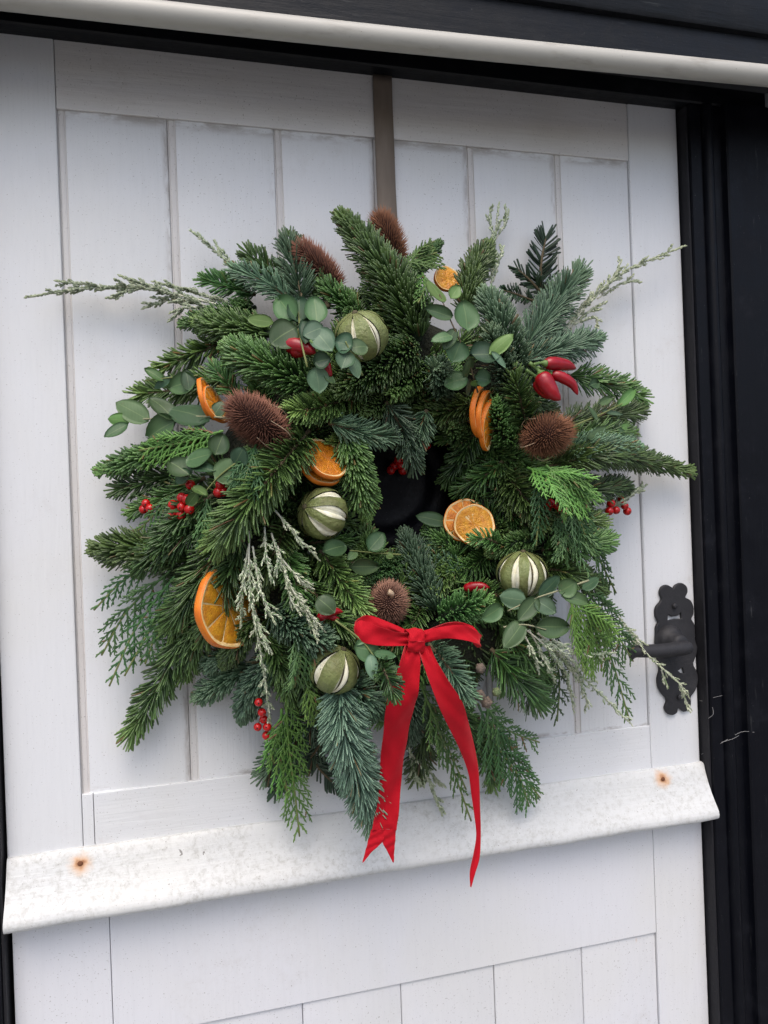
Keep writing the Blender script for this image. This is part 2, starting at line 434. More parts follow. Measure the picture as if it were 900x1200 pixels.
def eucmat(name, a, b, rib):
    m = mat(name, a, 0.5, 0.4); g = NT(m); p = g.pos()
    at_ = g.n('ShaderNodeAttribute'); at_.attribute_name = 'tint'
    sp = g.n('ShaderNodeSeparateColor'); g.l(at_.outputs['Color'], sp.inputs[0])
    c = g.mix(g.noise(p, 90, 4, .6), a, b); c = g.mix(g.math('MULTIPLY', g.ramp(g.noise(p, 210, 3, .6), .66, .76), .5), c, (0.10, 0.085, 0.04))
    oi = g.n('ShaderNodeObjectInfo')
    hs = g.n('ShaderNodeHueSaturation'); g.l(c, hs.inputs['Color'])
    g.l(g.ramp(oi.outputs['Random'], 0, 1, 0.62, 1.25), hs.inputs['Value']); g.l(g.ramp(g.math('FRACT', g.math('MULTIPLY', oi.outputs['Random'], 9.7)), 0, 1, .475, .51), hs.inputs['Hue'])
    c = g.mix(g.math('MULTIPLY', g.ramp(sp.outputs[1], 0.0, 0.07, 1.0, 0.0), 0.55), hs.outputs[0], rib)
    w = g.n('ShaderNodeTexWave'); w.inputs['Scale'].default_value = 90; w.inputs['Distortion'].default_value = 4; g.l(p, w.inputs['Vector'])
    g.l(c, g.b.inputs['Base Color']); g.bump(w.outputs['Fac'], .08, .0006)
    return m
M['euc'] = eucmat('eucalyptus_leaf', (0.044, 0.100, 0.036), (0.072, 0.138, 0.058), (0.17, 0.24, 0.10))
M['euc_blue'] = eucmat('eucalyptus_leaf_blue', (0.070, 0.135, 0.075), (0.105, 0.180, 0.110), (0.20, 0.28, 0.16))
M['euc_dark'] = eucmat('eucalyptus_leaf_dark', (0.030, 0.075, 0.035), (0.05, 0.105, 0.055), (0.12, 0.18, 0.08))
M['euc_new'] = eucmat('eucalyptus_leaf_young', (0.075, 0.165, 0.04), (0.11, 0.215, 0.06), (0.22, 0.31, 0.12))
m = mat('velvet_ribbon', (0.40, 0.004, 0.012), 0.75, 0.15); g = NT(m); p = g.pos()
g.b.inputs['Sheen Weight'].default_value = 0.8; g.b.inputs['Sheen Roughness'].default_value = 0.4; g.b.inputs['Sheen Tint'].default_value = (1, .15, .15, 1)
g.l(g.mix(g.noise(p, 130, 5, .65), (0.35, 0.003, 0.010), (0.48, 0.005, 0.016)), g.b.inputs['Base Color']); g.bump(g.noise(p, 1500, 2), .3, .0004); M['velvet'] = m
M['velvet_edge'] = mat('ribbon_selvedge', (0.46, 0.02, 0.03), 0.6)
def noisy(name, a, b, scale, rough, bump=.3, bs=None, dist=.001, sss=0):
    m = mat(name, a, rough); g = NT(m); p = g.pos()
    g.l(g.mix(g.ramp(g.noise(p, scale, 5, .6), .35, .68), a, b), g.b.inputs['Base Color'])
    if bump: g.bump(g.noise(p, bs or scale * 3, 4), bump, dist)
    if sss: g.b.inputs['Subsurface Weight'].default_value = sss; g.b.inputs['Subsurface Radius'].default_value = (.004, .002, .001)
    return m
M['orange_rind'] = noisy('orange_rind', (0.78, 0.22, 0.012), (0.66, 0.15, 0.01), 60, .5, .4, 900)
M['orange_pith'] = noisy('orange_pith', (0.84, 0.66, 0.36), (0.76, 0.50, 0.18), 120, .7, .3)
M['orange_flesh'] = noisy('orange_flesh', (0.76, 0.27, 0.014), (0.58, 0.17, 0.01), 110, .4, .6, 500, .002)
M['orange_flesh_dark'] = noisy('orange_flesh_amber', (0.66, 0.31, 0.018), (0.52, 0.19, 0.012), 110, .4, .6, 500, .002)
M['lime'] = noisy('dried_lime_rind', (0.175, 0.210, 0.070), (0.125, 0.135, 0.042), 60, .5, .6, 260, .003)
M['lime_pith'] = noisy('lime_pith', (0.82, 0.81, 0.65), (0.70, 0.67, 0.48), 150, .8, .3)
M['lime_core'] = noisy('lime_core', (0.06, 0.05, 0.025), (0.10, 0.085, 0.04), 150, .8, .3)
M['chilli'] = noisy('chilli_skin', (0.32, 0.004, 0.011), (0.23, 0.003, 0.009), 70, .3, .1)
M['stalk'] = noisy('chilli_stalk', (0.08, 0.16, 0.035), (0.12, 0.20, 0.05), 90, .6, .2)
M['berry'] = noisy('berry_skin', (0.52, 0.010, 0.008), (0.40, 0.006, 0.008), 60, .22, .05)
M['berry_eye'] = mat('berry_calyx', (0.03, 0.015, 0.01), .8)
def teaselmat(name, lo, hi):
    m = mat(name, lo, .75); g = NT(m)
    a = g.n('ShaderNodeAttribute'); a.attribute_name = 'tint'
    sp = g.n('ShaderNodeSeparateColor'); g.l(a.outputs['Color'], sp.inputs[0])
    c = g.mix(sp.outputs[1], lo, hi); g.l(c, g.b.inputs['Base Color']); return m
M['teasel'] = teaselmat('teasel_bristle', (0.045, 0.014, 0.009), (0.30, 0.125, 0.075))
M['teasel_o'] = teaselmat('teasel_bristle_ginger', (0.055, 0.018, 0.009), (0.35, 0.15, 0.072))
M['teasel_pale'] = teaselmat('teasel_bristle_tan', (0.07, 0.03, 0.018), (0.40, 0.21, 0.14))
M['teasel_core'] = mat('teasel_core', (0.05, 0.02, 0.014), .9)
M['straw'] = mat('dry_straw', (0.48, 0.36, 0.24), .8)
M['cone'] = noisy('cypress_cone', (0.17, 0.125, 0.095), (0.10, 0.08, 0.062), 220, .75, .6)
M['cone_g'] = noisy('cypress_cone_green', (0.10, 0.15, 0.06), (0.15, 0.17, 0.08), 220, .75, .6)

# ------------------------------------------------------------------ the setting
GZ = 0.0
o = MB().add([(-60, -60, GZ), (60, -60, GZ), (60, 60, GZ), (-60, 60, GZ)], [(0, 1, 2, 3)]).build('ground', M['ground'], origin=(0, 0, 0)); tag(o, kind='structure')
pv = MB().box((-4, -1.6, GZ), (4, 0.0, GZ + 0.10), bev=.01).build('pavement', M['paving'], origin=(0, -.8, 0)); tag(pv, kind='structure')
FX0, FX1 = -0.205, 0.6955        # frame opening
OX0, OX1 = -0.335, 0.820         # outer edges of the frame
for nm, a, b in (('wall_left', -4.0, OX0 - .002), ('wall_right', OX1 + .002, 4.0)):
    tag(MB().box((a, 0.0, .10), (b, .25, 4.2)).build(nm, M['wall'], origin=((a + b) / 2, .1, 0)), kind='structure')
tag(MB().box((OX0, 0.02, ZC + .86), (OX1, .25, 4.2)).build('wall_above', M['wall'], origin=(.24, .1, ZC + .9)), kind='structure')

tag(MB().box((OX0, .06, .10), (OX1, .25, ZC + .858)).build('leak_blocker_wall', M['seal'], origin=(.24, .1, .1), smooth=False), kind='structure')  # added dark box filling the opening, stops sky light leaking round the door
fr = empty('door_frame', (0.24, 0, .10))
tag(fr, 'black glossy painted timber frame with moulded jambs round the white door', 'door frame', 'thing')
def jamb(x_in, x_out, s):
    # s = +1: right jamb (opening on its left)
    pr = [(0, .03), (0, -.017), (.0015, -.0195), (.017, -.0195), (.0185, -.0165), (.021, -.0165), (.0225, -.0225), (.0255, -.0255), (.029, -.0265), (.0325, -.0255), (.0355, -.0225),
          (.037, -.0175), (.050, -.0185), (.0515, -.0215), (.052, -.0275), (.054, -.0295), (.11, -.0305), (abs(x_out - x_in) - .003, -.0305), (abs(x_out - x_in), -.0275), (abs(x_out - x_in), .03)]
    pts = [(x_in + s * a, b) for a, b in pr]
    if s < 0: pts = pts[::-1]
    return MB().extrude_z(pts, .10, ZC + .5475, mats=[0] * len(pts))
for xi, xo, s in ((FX1, OX1, 1), (FX0, OX0, -1)):
    flat_shade(jamb(xi, xo, s).build('jamb', M['black'], fr, origin=(xi, 0, .10)))
# flat grey edge strip of the rebate against the door
for xi, s in ((FX1, 1), (FX0, -1)):
    x0, x1 = sorted((xi - s * .0006, xi - s * .0032))
    MB().box((x0, -.0160, .10), (x1, .028, ZC + .545)).build('rebate_strip', M['seal'], fr, origin=(xi, 0, .10), smooth=False)
hp = [(.03, ZC + .548), (-.0195, ZC + .548), (-.0215, ZC + .550), (-.0215, ZC + .572), (-.030, ZC + .578), (-.030, ZC + .60), (.03, ZC + .60)]
flat_shade(MB().extrude_x(hp, OX0, OX1).build('head', M['black_h'], fr, origin=(.24, 0, ZC + .55)))

bm_ = empty('lintel_beam', (.24, 0, ZC + .6))
tag(bm_, 'black weathered timber beam overhanging the top of the door', 'beam', 'thing')
BD = .098
zl, zs_ = at(450, 50, BD)[2], at(450, -26, BD + .009)[2]
bp = [(.03, ZC + .602), (-.034, ZC + .602), (-.036, ZC + .580), (-.060, ZC + .552), (-BD + .006, zl), (-BD, zl + .004), (-BD, ZC + .72), (-BD + .01, ZC + .73), (.03, ZC + .85)]
flat_shade(MB().extrude_x(bp, -1.2, 1.6, nseg=1).build('timber', M['black_h'], bm_, origin=(.24, 0, ZC + .6)))
flat_shade(MB().extrude_x([(-BD - .0006, zs_), (-BD - .007, zs_ + .0015), (-BD - .009, zs_ + .006), (-BD - .009, zs_ + .05), (-BD - .0006, zs_ + .06)], -1.2, 1.6).build('fascia_strip', M['black_h'], bm_, origin=(.24, -.13, ZC + .61)))

pipe = empty('conduit_pipe', at(450, 46, .118))
tag(pipe, 'off white plastic conduit pipe running across under the black beam', 'pipe', 'thing')
pp = [at(-420, -54, .118), at(0, -4.5, .118), at(450, 45, .118), at(900, 89, .118), at(1400, 138, .118)]
MB().tube(bez(pp, 40), .0124, 20).build('tube', M['pipe'], pipe)
for px in (-200, 1130):
    c = at(px, -4 + px * .1005, .118)
    k = MB()
    k.tube([c + np.array([-.009, 0, 0]), c + np.array([.009, 0, 0])], .0145, 16)
    k.box((c[0] - .009, c[1], c[2] - .004), (c[0] + .009, c[1] + .0195, c[2] + .004))
    k.build('clip', M['pipe'], pipe)

# ------------------------------------------------------------------ the stable door
DX0, DX1 = -0.199, 0.690
ud = empty('upper_door', (.245, 0, ZC - .43))
tag(ud, 'white painted plank upper half of a stable door, behind the wreath', 'door', 'thing')
Zt, Zb, Zpt, Zpb = ZC + .553, ZC - .418, ZC + .4705, ZC - .307
SLx, SRx = -.1205, .6125
MB().box((DX0, 0, Zb), (SLx, .03, Zt), bev=.0012).build('stile', M['paint_v'], ud, origin=(DX0, 0, Zb), smooth=False)
MB().box((SRx, 0, Zb), (DX1, .03, Zt), bev=.0022).build('stile', M['paint_v'], ud, origin=(SRx, 0, Zb), smooth=False)
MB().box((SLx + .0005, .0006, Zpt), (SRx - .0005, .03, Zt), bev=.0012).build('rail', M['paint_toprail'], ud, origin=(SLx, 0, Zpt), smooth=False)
MB().box((SLx + .013, .0004, Zb), (SRx + .0012 - .0015, .03, Zpb), bev=.0010).build('rail', M['paint_h'], ud, origin=(SLx, 0, Zb), smooth=False)
MB().box((SLx + .0006, .0002, Zb), (SLx + .0124, .03, Zpb), bev=.0008).build('stile_fillet', M['paint_v'], ud, origin=(SLx, 0, Zb), smooth=False)
edges = [SLx, .0005, .1255, .2505, .3755, .5005, SRx]
def plank(x0, x1, z0, z1, y, parent, bead, mat_, last=False):
    g_, b_ = .0014, .0085
    if bead:
        P = [(x0 + .0001, y + .018), (x0 + .0001, y + .0026), (x0 + g_, y + .0026), (x0 + g_ + .0006, y + .0010), (x0 + .004, y + .0006), (x0 + b_ - .0014, y + .0012),
             (x0 + b_ - .0008, y + .0018), (x0 + b_, y + .0018), (x0 + b_ + .0009, y + .0004), (x0 + b_ + .003, y)]
        mm = [0, 1, 1, 1, 1, 1, 1, 1, 0]
    else:
        P = [(x0 + .0003, y + .018), (x0 + .0003, y + .0018), (x0 + .0010, y + .0004), (x0 + .0025, y)]
        mm = [0, 0, 0]
    P += [(x1 - .003, y), (x1 - .001, y + .0006), (x1 - .0001, y + .0026), (x1 - .0001, y + .018)]
    mm += [0, 0, 0, 0, 0]
    return flat_shade(MB().extrude_z(P, z0, z1, mats=mm[:len(P)] + [0] * (len(P) - len(mm))).build('plank', [mat_, M['paint_groove']], parent, origin=(x0, y, z0)), 25)
for a, b in zip(edges[:-1], edges[1:]):
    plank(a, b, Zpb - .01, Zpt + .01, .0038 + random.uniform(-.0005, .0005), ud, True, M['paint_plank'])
# weatherboard
cp = [(.001, ZC - .3655), (-.0035, ZC - .3660), (-.0058, ZC - .3685), (-.0095, ZC - .379), (-.0140, ZC - .390), (-.0200, ZC - .402), (-.0265, ZC - .412), (-.0315, ZC - .419), (-.0342, ZC - .4235),
      (-.0352, ZC - .4275), (-.0345, ZC - .4318), (-.0318, ZC - .4343), (-.012, ZC - .4335), (-.002, ZC - .432), (.001, ZC - .432)]
xs = np.linspace(-.1985, .6915, 90)
k = len(cp); vv = []
for x in xs:
    wob = .0004 * math.sin(x * 37) + .00025 * math.sin(x * 91 + 1)
    for i, (y, z) in enumerate(cp):
        vv.append((x, y + (wob if 2 < i < 13 else 0), z + (wob * .8 if i < 12 else 0)))
q = [(a * k + i, (a + 1) * k + i, (a + 1) * k + (i + 1) % k, a * k + (i + 1) % k) for a in range(len(xs) - 1) for i in range(k)]
wb = MB().add(vv, q, ngons=[list(range(k)), [(len(xs) - 1) * k + i for i in range(k)][::-1]]).build('weatherboard', M['paint_cap'], ud, origin=(-.199, 0, ZC - .43))
flat_shade(wb, 40)
for pxy in ((94, 1012), (777, 913)):
    nc_ = at(*pxy, .0105)
    MB().sphere(nc_, .0030, 12, 8, sc=(1, .35, 1)).build('nail_head', M['rust'], wb)
# lower leaf
ld = empty('lower_door', (.245, 0, .12))
tag(ld, 'white painted plank lower half of a stable door, below the weatherboard', 'door', 'thing')
LT, LR = ZC - .424, ZC - .5925
JL = -.0955
MB().box((-.1975, .0015, .13), (JL - .0004, .03, LT), bev=.0010).build('stile', M['paint_low'], ld, origin=(DX0, 0, .13), smooth=False)
MB().box((SRx - .0005, .0015, .13), (DX1 - .0005, .03, LT), bev=.0012).build('stile', M['paint_low'], ld, origin=(SRx, 0, .13), smooth=False)
MB().box((JL + .0002, .0017, LR), (SRx - .0011, .03, LT), bev=.0009).build('rail', M['paint_low'], ld, origin=(JL, 0, LR), smooth=False)
MB().box((JL + .0002, .0017, .13), (SRx - .0011, .03, .33), bev=.0012).build('rail', M['paint_low'], ld, origin=(JL, 0, .13), smooth=False)
le = [JL, -.004, .1215, .246, .372, .4985, SRx - .0008]
for a, b in zip(le[:-1], le[1:]):
    plank(a, b, .32, LR + .01, .0050 + random.uniform(-.0006, .0006), ld, False, M['paint_low'])

MB().box((DX0 + .004, .0325, Zb + .01), (DX1 - .004, .040, Zt - .01)).build('leak_blocker_board', M['seal'], ud, smooth=False)  # added unseen panel, keeps sky light from showing between the planks
MB().box((DX0 + .004, .0325, .14), (DX1 - .004, .040, LT - .01)).build('leak_blocker_board', M['seal'], ld, smooth=False)  # same added light stop behind the lower leaf
# door handle: part of the upper leaf
hd = empty('door_handle', at(789, 765, 0), ud)
tag(hd, 'black cast iron lever handle on a scrolled back plate')
def zz(zx, zy, d=0): return at(700 + zx / 4.5, 670 + zy / 4.5, d)
OUT = [(392, 95), (405, 73), (432, 62), (457, 78), (462, 105), (450, 135), (478, 152), (493, 185), (492, 222), (481, 246), (492, 266), (500, 290), (500, 340), (506, 375), (513, 398), (508, 432), (498, 460), (492, 487), (508, 520), (517, 560), (510, 605),
       (494, 634), (478, 656), (480, 690), (470, 720), (445, 730), (426, 714), (412, 716), (407, 736), (385, 748), (360, 738), (350, 712), (360, 680), (352, 656), (330, 632), (315, 600), (312, 560), (322, 520), (318, 490), (308, 460), (303, 430), (302, 380),
       (303, 330), (304, 290), (315, 265), (303, 237), (300, 205), (308, 180), (325, 160), (333, 140), (323, 112), (332, 83), (355, 72), (380, 84)]
HOLES = [[(360, 216), (384, 230), (414, 226), (432, 202), (440, 250), (400, 250), (356, 262)], [(386, 168), (396, 168), (397, 187), (387, 188)], [(408, 520), (440, 494), (456, 538), (430, 536)], [(418, 640), (428, 660), (412, 668)]]
cu = bpy.data.curves.new('back_plate_outline', 'CURVE'); cu.dimensions = '2D'; cu.fill_mode = 'BOTH'; cu.extrude = .0012; cu.bevel_depth = .0012; cu.bevel_resolution = 2
pc = zz(405, 405)
for ring_ in [OUT] + HOLES:
    pts2 = [zz(x, y) - pc for x, y in ring_]
    if ring_ is OUT:
        pts2 = list(bez(pts2 + [pts2[0]], 3 * len(pts2))[:-1])
    sp_ = cu.splines.new('POLY'); sp_.points.add(len(pts2) - 1); sp_.use_cyclic_u = True
    for q_, p_ in zip(sp_.points, pts2): q_.co = (p_[0], p_[2], 0, 1)
tmp = bpy.data.objects.new('back_plate_outline', cu); COL.objects.link(tmp)
bpy.context.view_layer.update()
pme = bpy.data.meshes.new_from_object(tmp.evaluated_get(bpy.context.evaluated_depsgraph_get()))
bpy.data.objects.remove(tmp); bpy.data.curves.remove(cu)
for v_ in pme.vertices:
    x_, y_, z_ = v_.co; v_.co = (x_, -z_ - .0026, y_)
pme.flip_normals() if hasattr(pme, 'flip_normals') else None
pme.materials.clear(); pme.materials.append(M['iron']); pme.name = 'back_plate'
po = bpy.data.objects.new('back_plate', pme); COL.objects.link(po); attach(po, hd, (pc[0], 0, pc[2]))
bz = MB()
c = zz(412, 372, .020)
a = np.linspace(0, 2 * math.pi, 28, endpoint=False)
pr = [(.0215, .003), (.021, .009), (.0195, .013), (.016, .0165), (.0125, .019), (.0115, .030), (.0105, .033), (.004, .034)]
v = [(c[0] + r * math.cos(t), -y, c[2] + r * math.sin(t)) for r, y in pr for t in a]
q = [(i * 28 + j, i * 28 + (j + 1) % 28, i * 28 + 28 + (j + 1) % 28, i * 28 + 28 + j) for i in range(len(pr) - 1) for j in range(28)]
bz.add(v, q, ngons=[[7 * 28 + j for j in range(28)]]).build('spindle_boss', M['iron'], hd)
lev = bez([zz(492, 398, .036), zz(440, 405, .040), zz(360, 414, .042), zz(270, 418, .044), zz(215, 420, .044), zz(185, 422, .043), zz(165, 424, .040)], 30)
tt = np.linspace(0, 1, len(lev))
MB().tube(lev, np.interp(tt, [0, .04, .15, .5, .72, .80, .88, .96, 1], [.004, .0085, .0098, .0086, .0078, .0088, .0112, .0105, .006]), 16).build('lever', M['iron'], hd)
for zx, zy in ((392, 178), (418, 655)):
    cc = zz(zx, zy)
    MB().sphere((cc[0], -.0075, cc[2]), .0036, 12, 8, sc=(1, .5, 1)).build('screw', M['iron'], hd)
# round black knocker plate seen through the wreath
kc = at(452, 566, .01)
kn = empty('door_knocker', (kc[0], 0, kc[2]), ud)
tag(kn, 'round black ridged iron knocker in the hole of the wreath')
pr = [(.118, .0005), (.118, .006), (.112, .010), (.100, .011), (.096, .008), (.088, .008), (.084, .0125), (.078, .0145), (.072, .0125), (.068, .009), (.060, .010), (.056, .0145), (.050, .0165), (.044, .0145), (.040, .011), (.028, .0125), (.024, .020), (.016, .027), (.006, .030)]
n_ = 64
a = np.linspace(0, 2 * math.pi, n_, endpoint=False)
v = [(kc[0] + r * math.cos(t), -.4 * y - .004, kc[2] + r * math.sin(t)) for r, y in pr[:-3] + [(.006, .013)] for t in a]
pr = pr[:-2]
q = [(i * n_ + j, i * n_ + (j + 1) % n_, i * n_ + n_ + (j + 1) % n_, i * n_ + n_ + j) for i in range(len(pr) - 1) for j in range(n_)]
MB().add(v, q, ngons=[[(len(pr) - 1) * n_ + j for j in range(n_)]]).build('rose', M['iron_gloss'], kn)
# taupe hanging strap
hb = MB()
zs = np.linspace(ZC + .5475, ZC + .16, 40)
vv = []
for z in zs:
    s_ = (ZC + .55 - z) / .39
    y = -.0022 - .010 * max(0, s_ - .4) - .0006 * math.sin(z * 60)
    xc = .2645 + .001 * math.sin(z * 9)
    for x, yy in ((xc - .0125, y), (xc - .0119, y - .0012), (xc, y - .0016), (xc + .0119, y - .0012), (xc + .0125, y), (xc, y + .0004)):
        vv.append((x, yy, z))
q = [(a * 6 + i, (a + 1) * 6 + i, (a + 1) * 6 + (i + 1) % 6, a * 6 + (i + 1) % 6) for a in range(39) for i in range(6)]
o = hb.add(vv, q, ngons=[list(range(6)), [39 * 6 + i for i in range(6)][::-1]]).build('hanging_strap', M['taupe'], origin=(.2645, 0, ZC + .545))
tag(o, 'taupe brown ribbon strap from the top of the door down to the wreath', 'ribbon')

# cobweb strands on the right jamb
cw = MB()
for pts in ([(822, 884, .002), (845, 871, .02), (868, 858, .026), (884, 858, .030)], [(820, 821, .003), (832, 824, .016), (836, 836, .022), (830, 842, .020)], [(828, 820, .01), (838, 817, .022), (846, 815, .028)],
            [(845, 870, .024), (858, 866, .028), (866, 862, .030)]):
    cw.tube(bez([at(*p) for p in pts], 12), .00022, 5)
o = cw.build('cobweb', M['web']); tag(o, 'wispy grey cobweb strands stretched beside the door handle', 'cobweb')

# ------------------------------------------------------------------ the wreath
W = empty('wreath', (WC[0], 0, WC[2] - .1))
tag(W, 'lush evergreen Christmas wreath with oranges, limes, teasels and red bow', 'wreath')
t = np.linspace(0, 2 * math.pi, 65)
rp = np.stack([WC[0] - .01 + .178 * np.cos(t), np.full_like(t, -.050), WC[2] + .178 * np.sin(t)], 1)
MB().tube(rp, .043 + .004 * np.sin(t * 9), 14, caps=False).build('moss_ring', M['moss'], W)

def leafy(mb, path, n, L, w, mode='brush', a0=62, a1=24, curve=.35, t0=.02, tipcut=.55, m=1, thick=.45, side_sp=34, tpow=1.0, rings=(0, .5, .94), wprof=(.75, 1.0, .92), jit=.12, base_r=0.0):
    """many small leaves round a path, added to mb with tint"""
    k = len(path)
    seg = np.concatenate([[0], np.cumsum(np.linalg.norm(np.diff(path, axis=0), axis=1))]); seg /= seg[-1]
    T, N, B = frames(path)
    tt = t0 + (1 - t0) * ((np.arange(n) + rng.random(n)) / n) ** tpow
    def ip(A): return np.stack([np.interp(tt, seg, A[:, i]) for i in range(3)], 1)
    P, T_, N_ = ip(path), unit(ip(T)), unit(ip(N))
    B_ = np.cross(T_, N_)
    if mode == 'brush':
        ph = rng.random(n) * 2 * math.pi
    elif mode == 'fox':
        ph = rng.normal(0, 1.15, n)
    elif mode == 'front':      # combed upward: more on the viewer's side
        ph = rng.normal(0, 1.25, n)
    else:                       # two-ranked
        sd_ = np.where(rng.random(n) < .5, 1, -1)
        ph = sd_ * (math.pi / 2 - .25) + rng.normal(0, math.radians(side_sp), n)
        topn = rng.random(n) < (.20 if side_sp > 20 else 0)
        ph = np.where(topn, rng.normal(0, .55, n), ph)
    al = np.radians(np.interp(tt, [0, .75, 1], [a0, a0 * .85 + a1 * .15, a1])) + rng.normal(0, jit, n)
    R_ = N_ * np.cos(ph)[:, None] + B_ * np.sin(ph)[:, None]
    d0 = unit(T_ * np.cos(al)[:, None] + R_ * np.sin(al)[:, None])
    al2 = al * (1 - curve)
    d1 = unit(T_ * np.cos(al2)[:, None] + R_ * np.sin(al2)[:, None])
    d0 = unit(d0 + rng.normal(0, .05, (n, 3)))
    P = P + R_ * (base_r * np.interp(tt, [0, .15, .8, 1], [.7, 1, .8, .15]) * rng.uniform(.7, 1.15, n))[:, None]
    ln = L * np.interp(tt, [0, .12, .7, 1], [.7, 1, .95, tipcut]) * rng.uniform(.82, 1.12, n)
    sv = unit(np.cross(d0, N_ if mode == 'flat' else R_) + 1e-6 + rng.normal(0, .28, (n, 3)))
    sv = unit(sv - d0 * (sv * d0).sum(1, keepdims=True))
    tv = np.cross(d0, sv)
    V = []
    g_ = []
    for s_, ws in zip(rings, wprof):
        c = P + ln[:, None] * (d0 * (s_ - .5 * s_ * s_) + d1 * (.5 * s_ * s_))
        V += [c + sv * (w * ws / 2), c + tv * (w * thick * ws / 2), c - sv * (w * ws / 2), c - tv * (w * thick * ws / 2)]
        g_ += [s_] * 4
    V.append(P + ln[:, None] * (d0 * .5 + d1 * .5)); g_.append(1.0)
    nv = len(V); V = np.stack(V, 1)
    nr = len(rings)
    q = []; tr = []
    for r in range(nr - 1):
        for j in range(4):
            q.append((r * 4 + j, r * 4 + (j + 1) % 4, r * 4 + 4 + (j + 1) % 4, r * 4 + 4 + j))
    for j in range(4): tr.append(((nr - 1) * 4 + j, (nr - 1) * 4 + (j + 1) % 4, nv - 1))
    base = (np.arange(n) * nv)[:, None, None]
    col = np.zeros((n, nv, 4)); col[..., 0] = rng.random(n)[:, None]; col[..., 1] = np.array(g_)[None]; col[..., 2] = tt[:, None]; col[..., 3] = 1
    mb.add(V.reshape(-1, 3), (np.array(q)[None] + base).reshape(-1, 4), (np.array(tr)[None] + base).reshape(-1, 3), m=m, col=col.reshape(-1, 4))

KIND = {   # material, mode, density per mm, needle width, a0, a1, curve, thick
    'n': ('noble', 'fox', 5.0, .0024, 56, 30, .12, .7),
    'b': ('blue', 'fox', 4.8, .0024, 56, 32, .12, .65),
    'f': ('nord', 'flat', 2.2, .0021, 58, 34, .20, .4),
    'F': ('blue', 'flat', 2.7, .0020, 60, 34, .20, .4),
    'l': ('bright', 'fox', 4.4, .0023, 58, 34, .12, .65),
    'g': ('bright', 'flat', 2.2, .0021, 60, 34, .22, .4),
    'N': ('noble', 'flat', 3.2, .0021, 60, 34, .28, .45),
    'B': ('frost', 'flat', 5.6, .0018, 74, 58, .32, .45),
    'y': ('yew', 'flat', .85, .0027, 55, 26, .15, .3),
}
def fir(kind, pts, width, label=None, dens=1.0):
    """pts: list of 3D points from base to tip; width of the whole sprig in metres"""
    path = bez(pts, 22)
    mk, mode, den, w, a0, a1, cv, th = KIND[kind]
    length = np.linalg.norm(np.diff(path, axis=0), axis=1).sum()
    sn_ = math.sin(math.radians(a0 * (1 - cv * .5)))
    br = width * .5 * .36 if mode == 'fox' else 0.0
    L = (width * .5 - br) / sn_ if mode == 'fox' else width * .45 / sn_
    n = int(length * 1000 * den * dens)
    mb = MB()
    tk = np.linspace(0, 1, len(path))
    o = mb.tube(path[:-1], np.maximum((.0026 - .0015 * tk) * min(1, width / .045 + .2), br * .8 * np.interp(tk, [0, .15, .75, .97, 1], [.5, 1, .8, .15, .05]))[:-1], 6).build('fir_sprig' if kind != 'y' else 'yew_sprig', M['twig'], W, origin=path[0])
    if mode == 'fox': o.data.materials[0] = M['core_dark']
    nb = MB()
    leafy(nb, path, n, L, w, mode, a0, a1, cv, thick=th, m=0, base_r=br, tipcut=.6 if mode == 'fox' else .9 if kind == 'B' else .72, side_sp=16 if kind == 'y' else 32)
    tag(nb.build('needles', M[mk], o, origin=path[0]), kind='stuff')
    if label: tag(o, label)
    return o
def P(*a): return [wp(*x) for x in a]

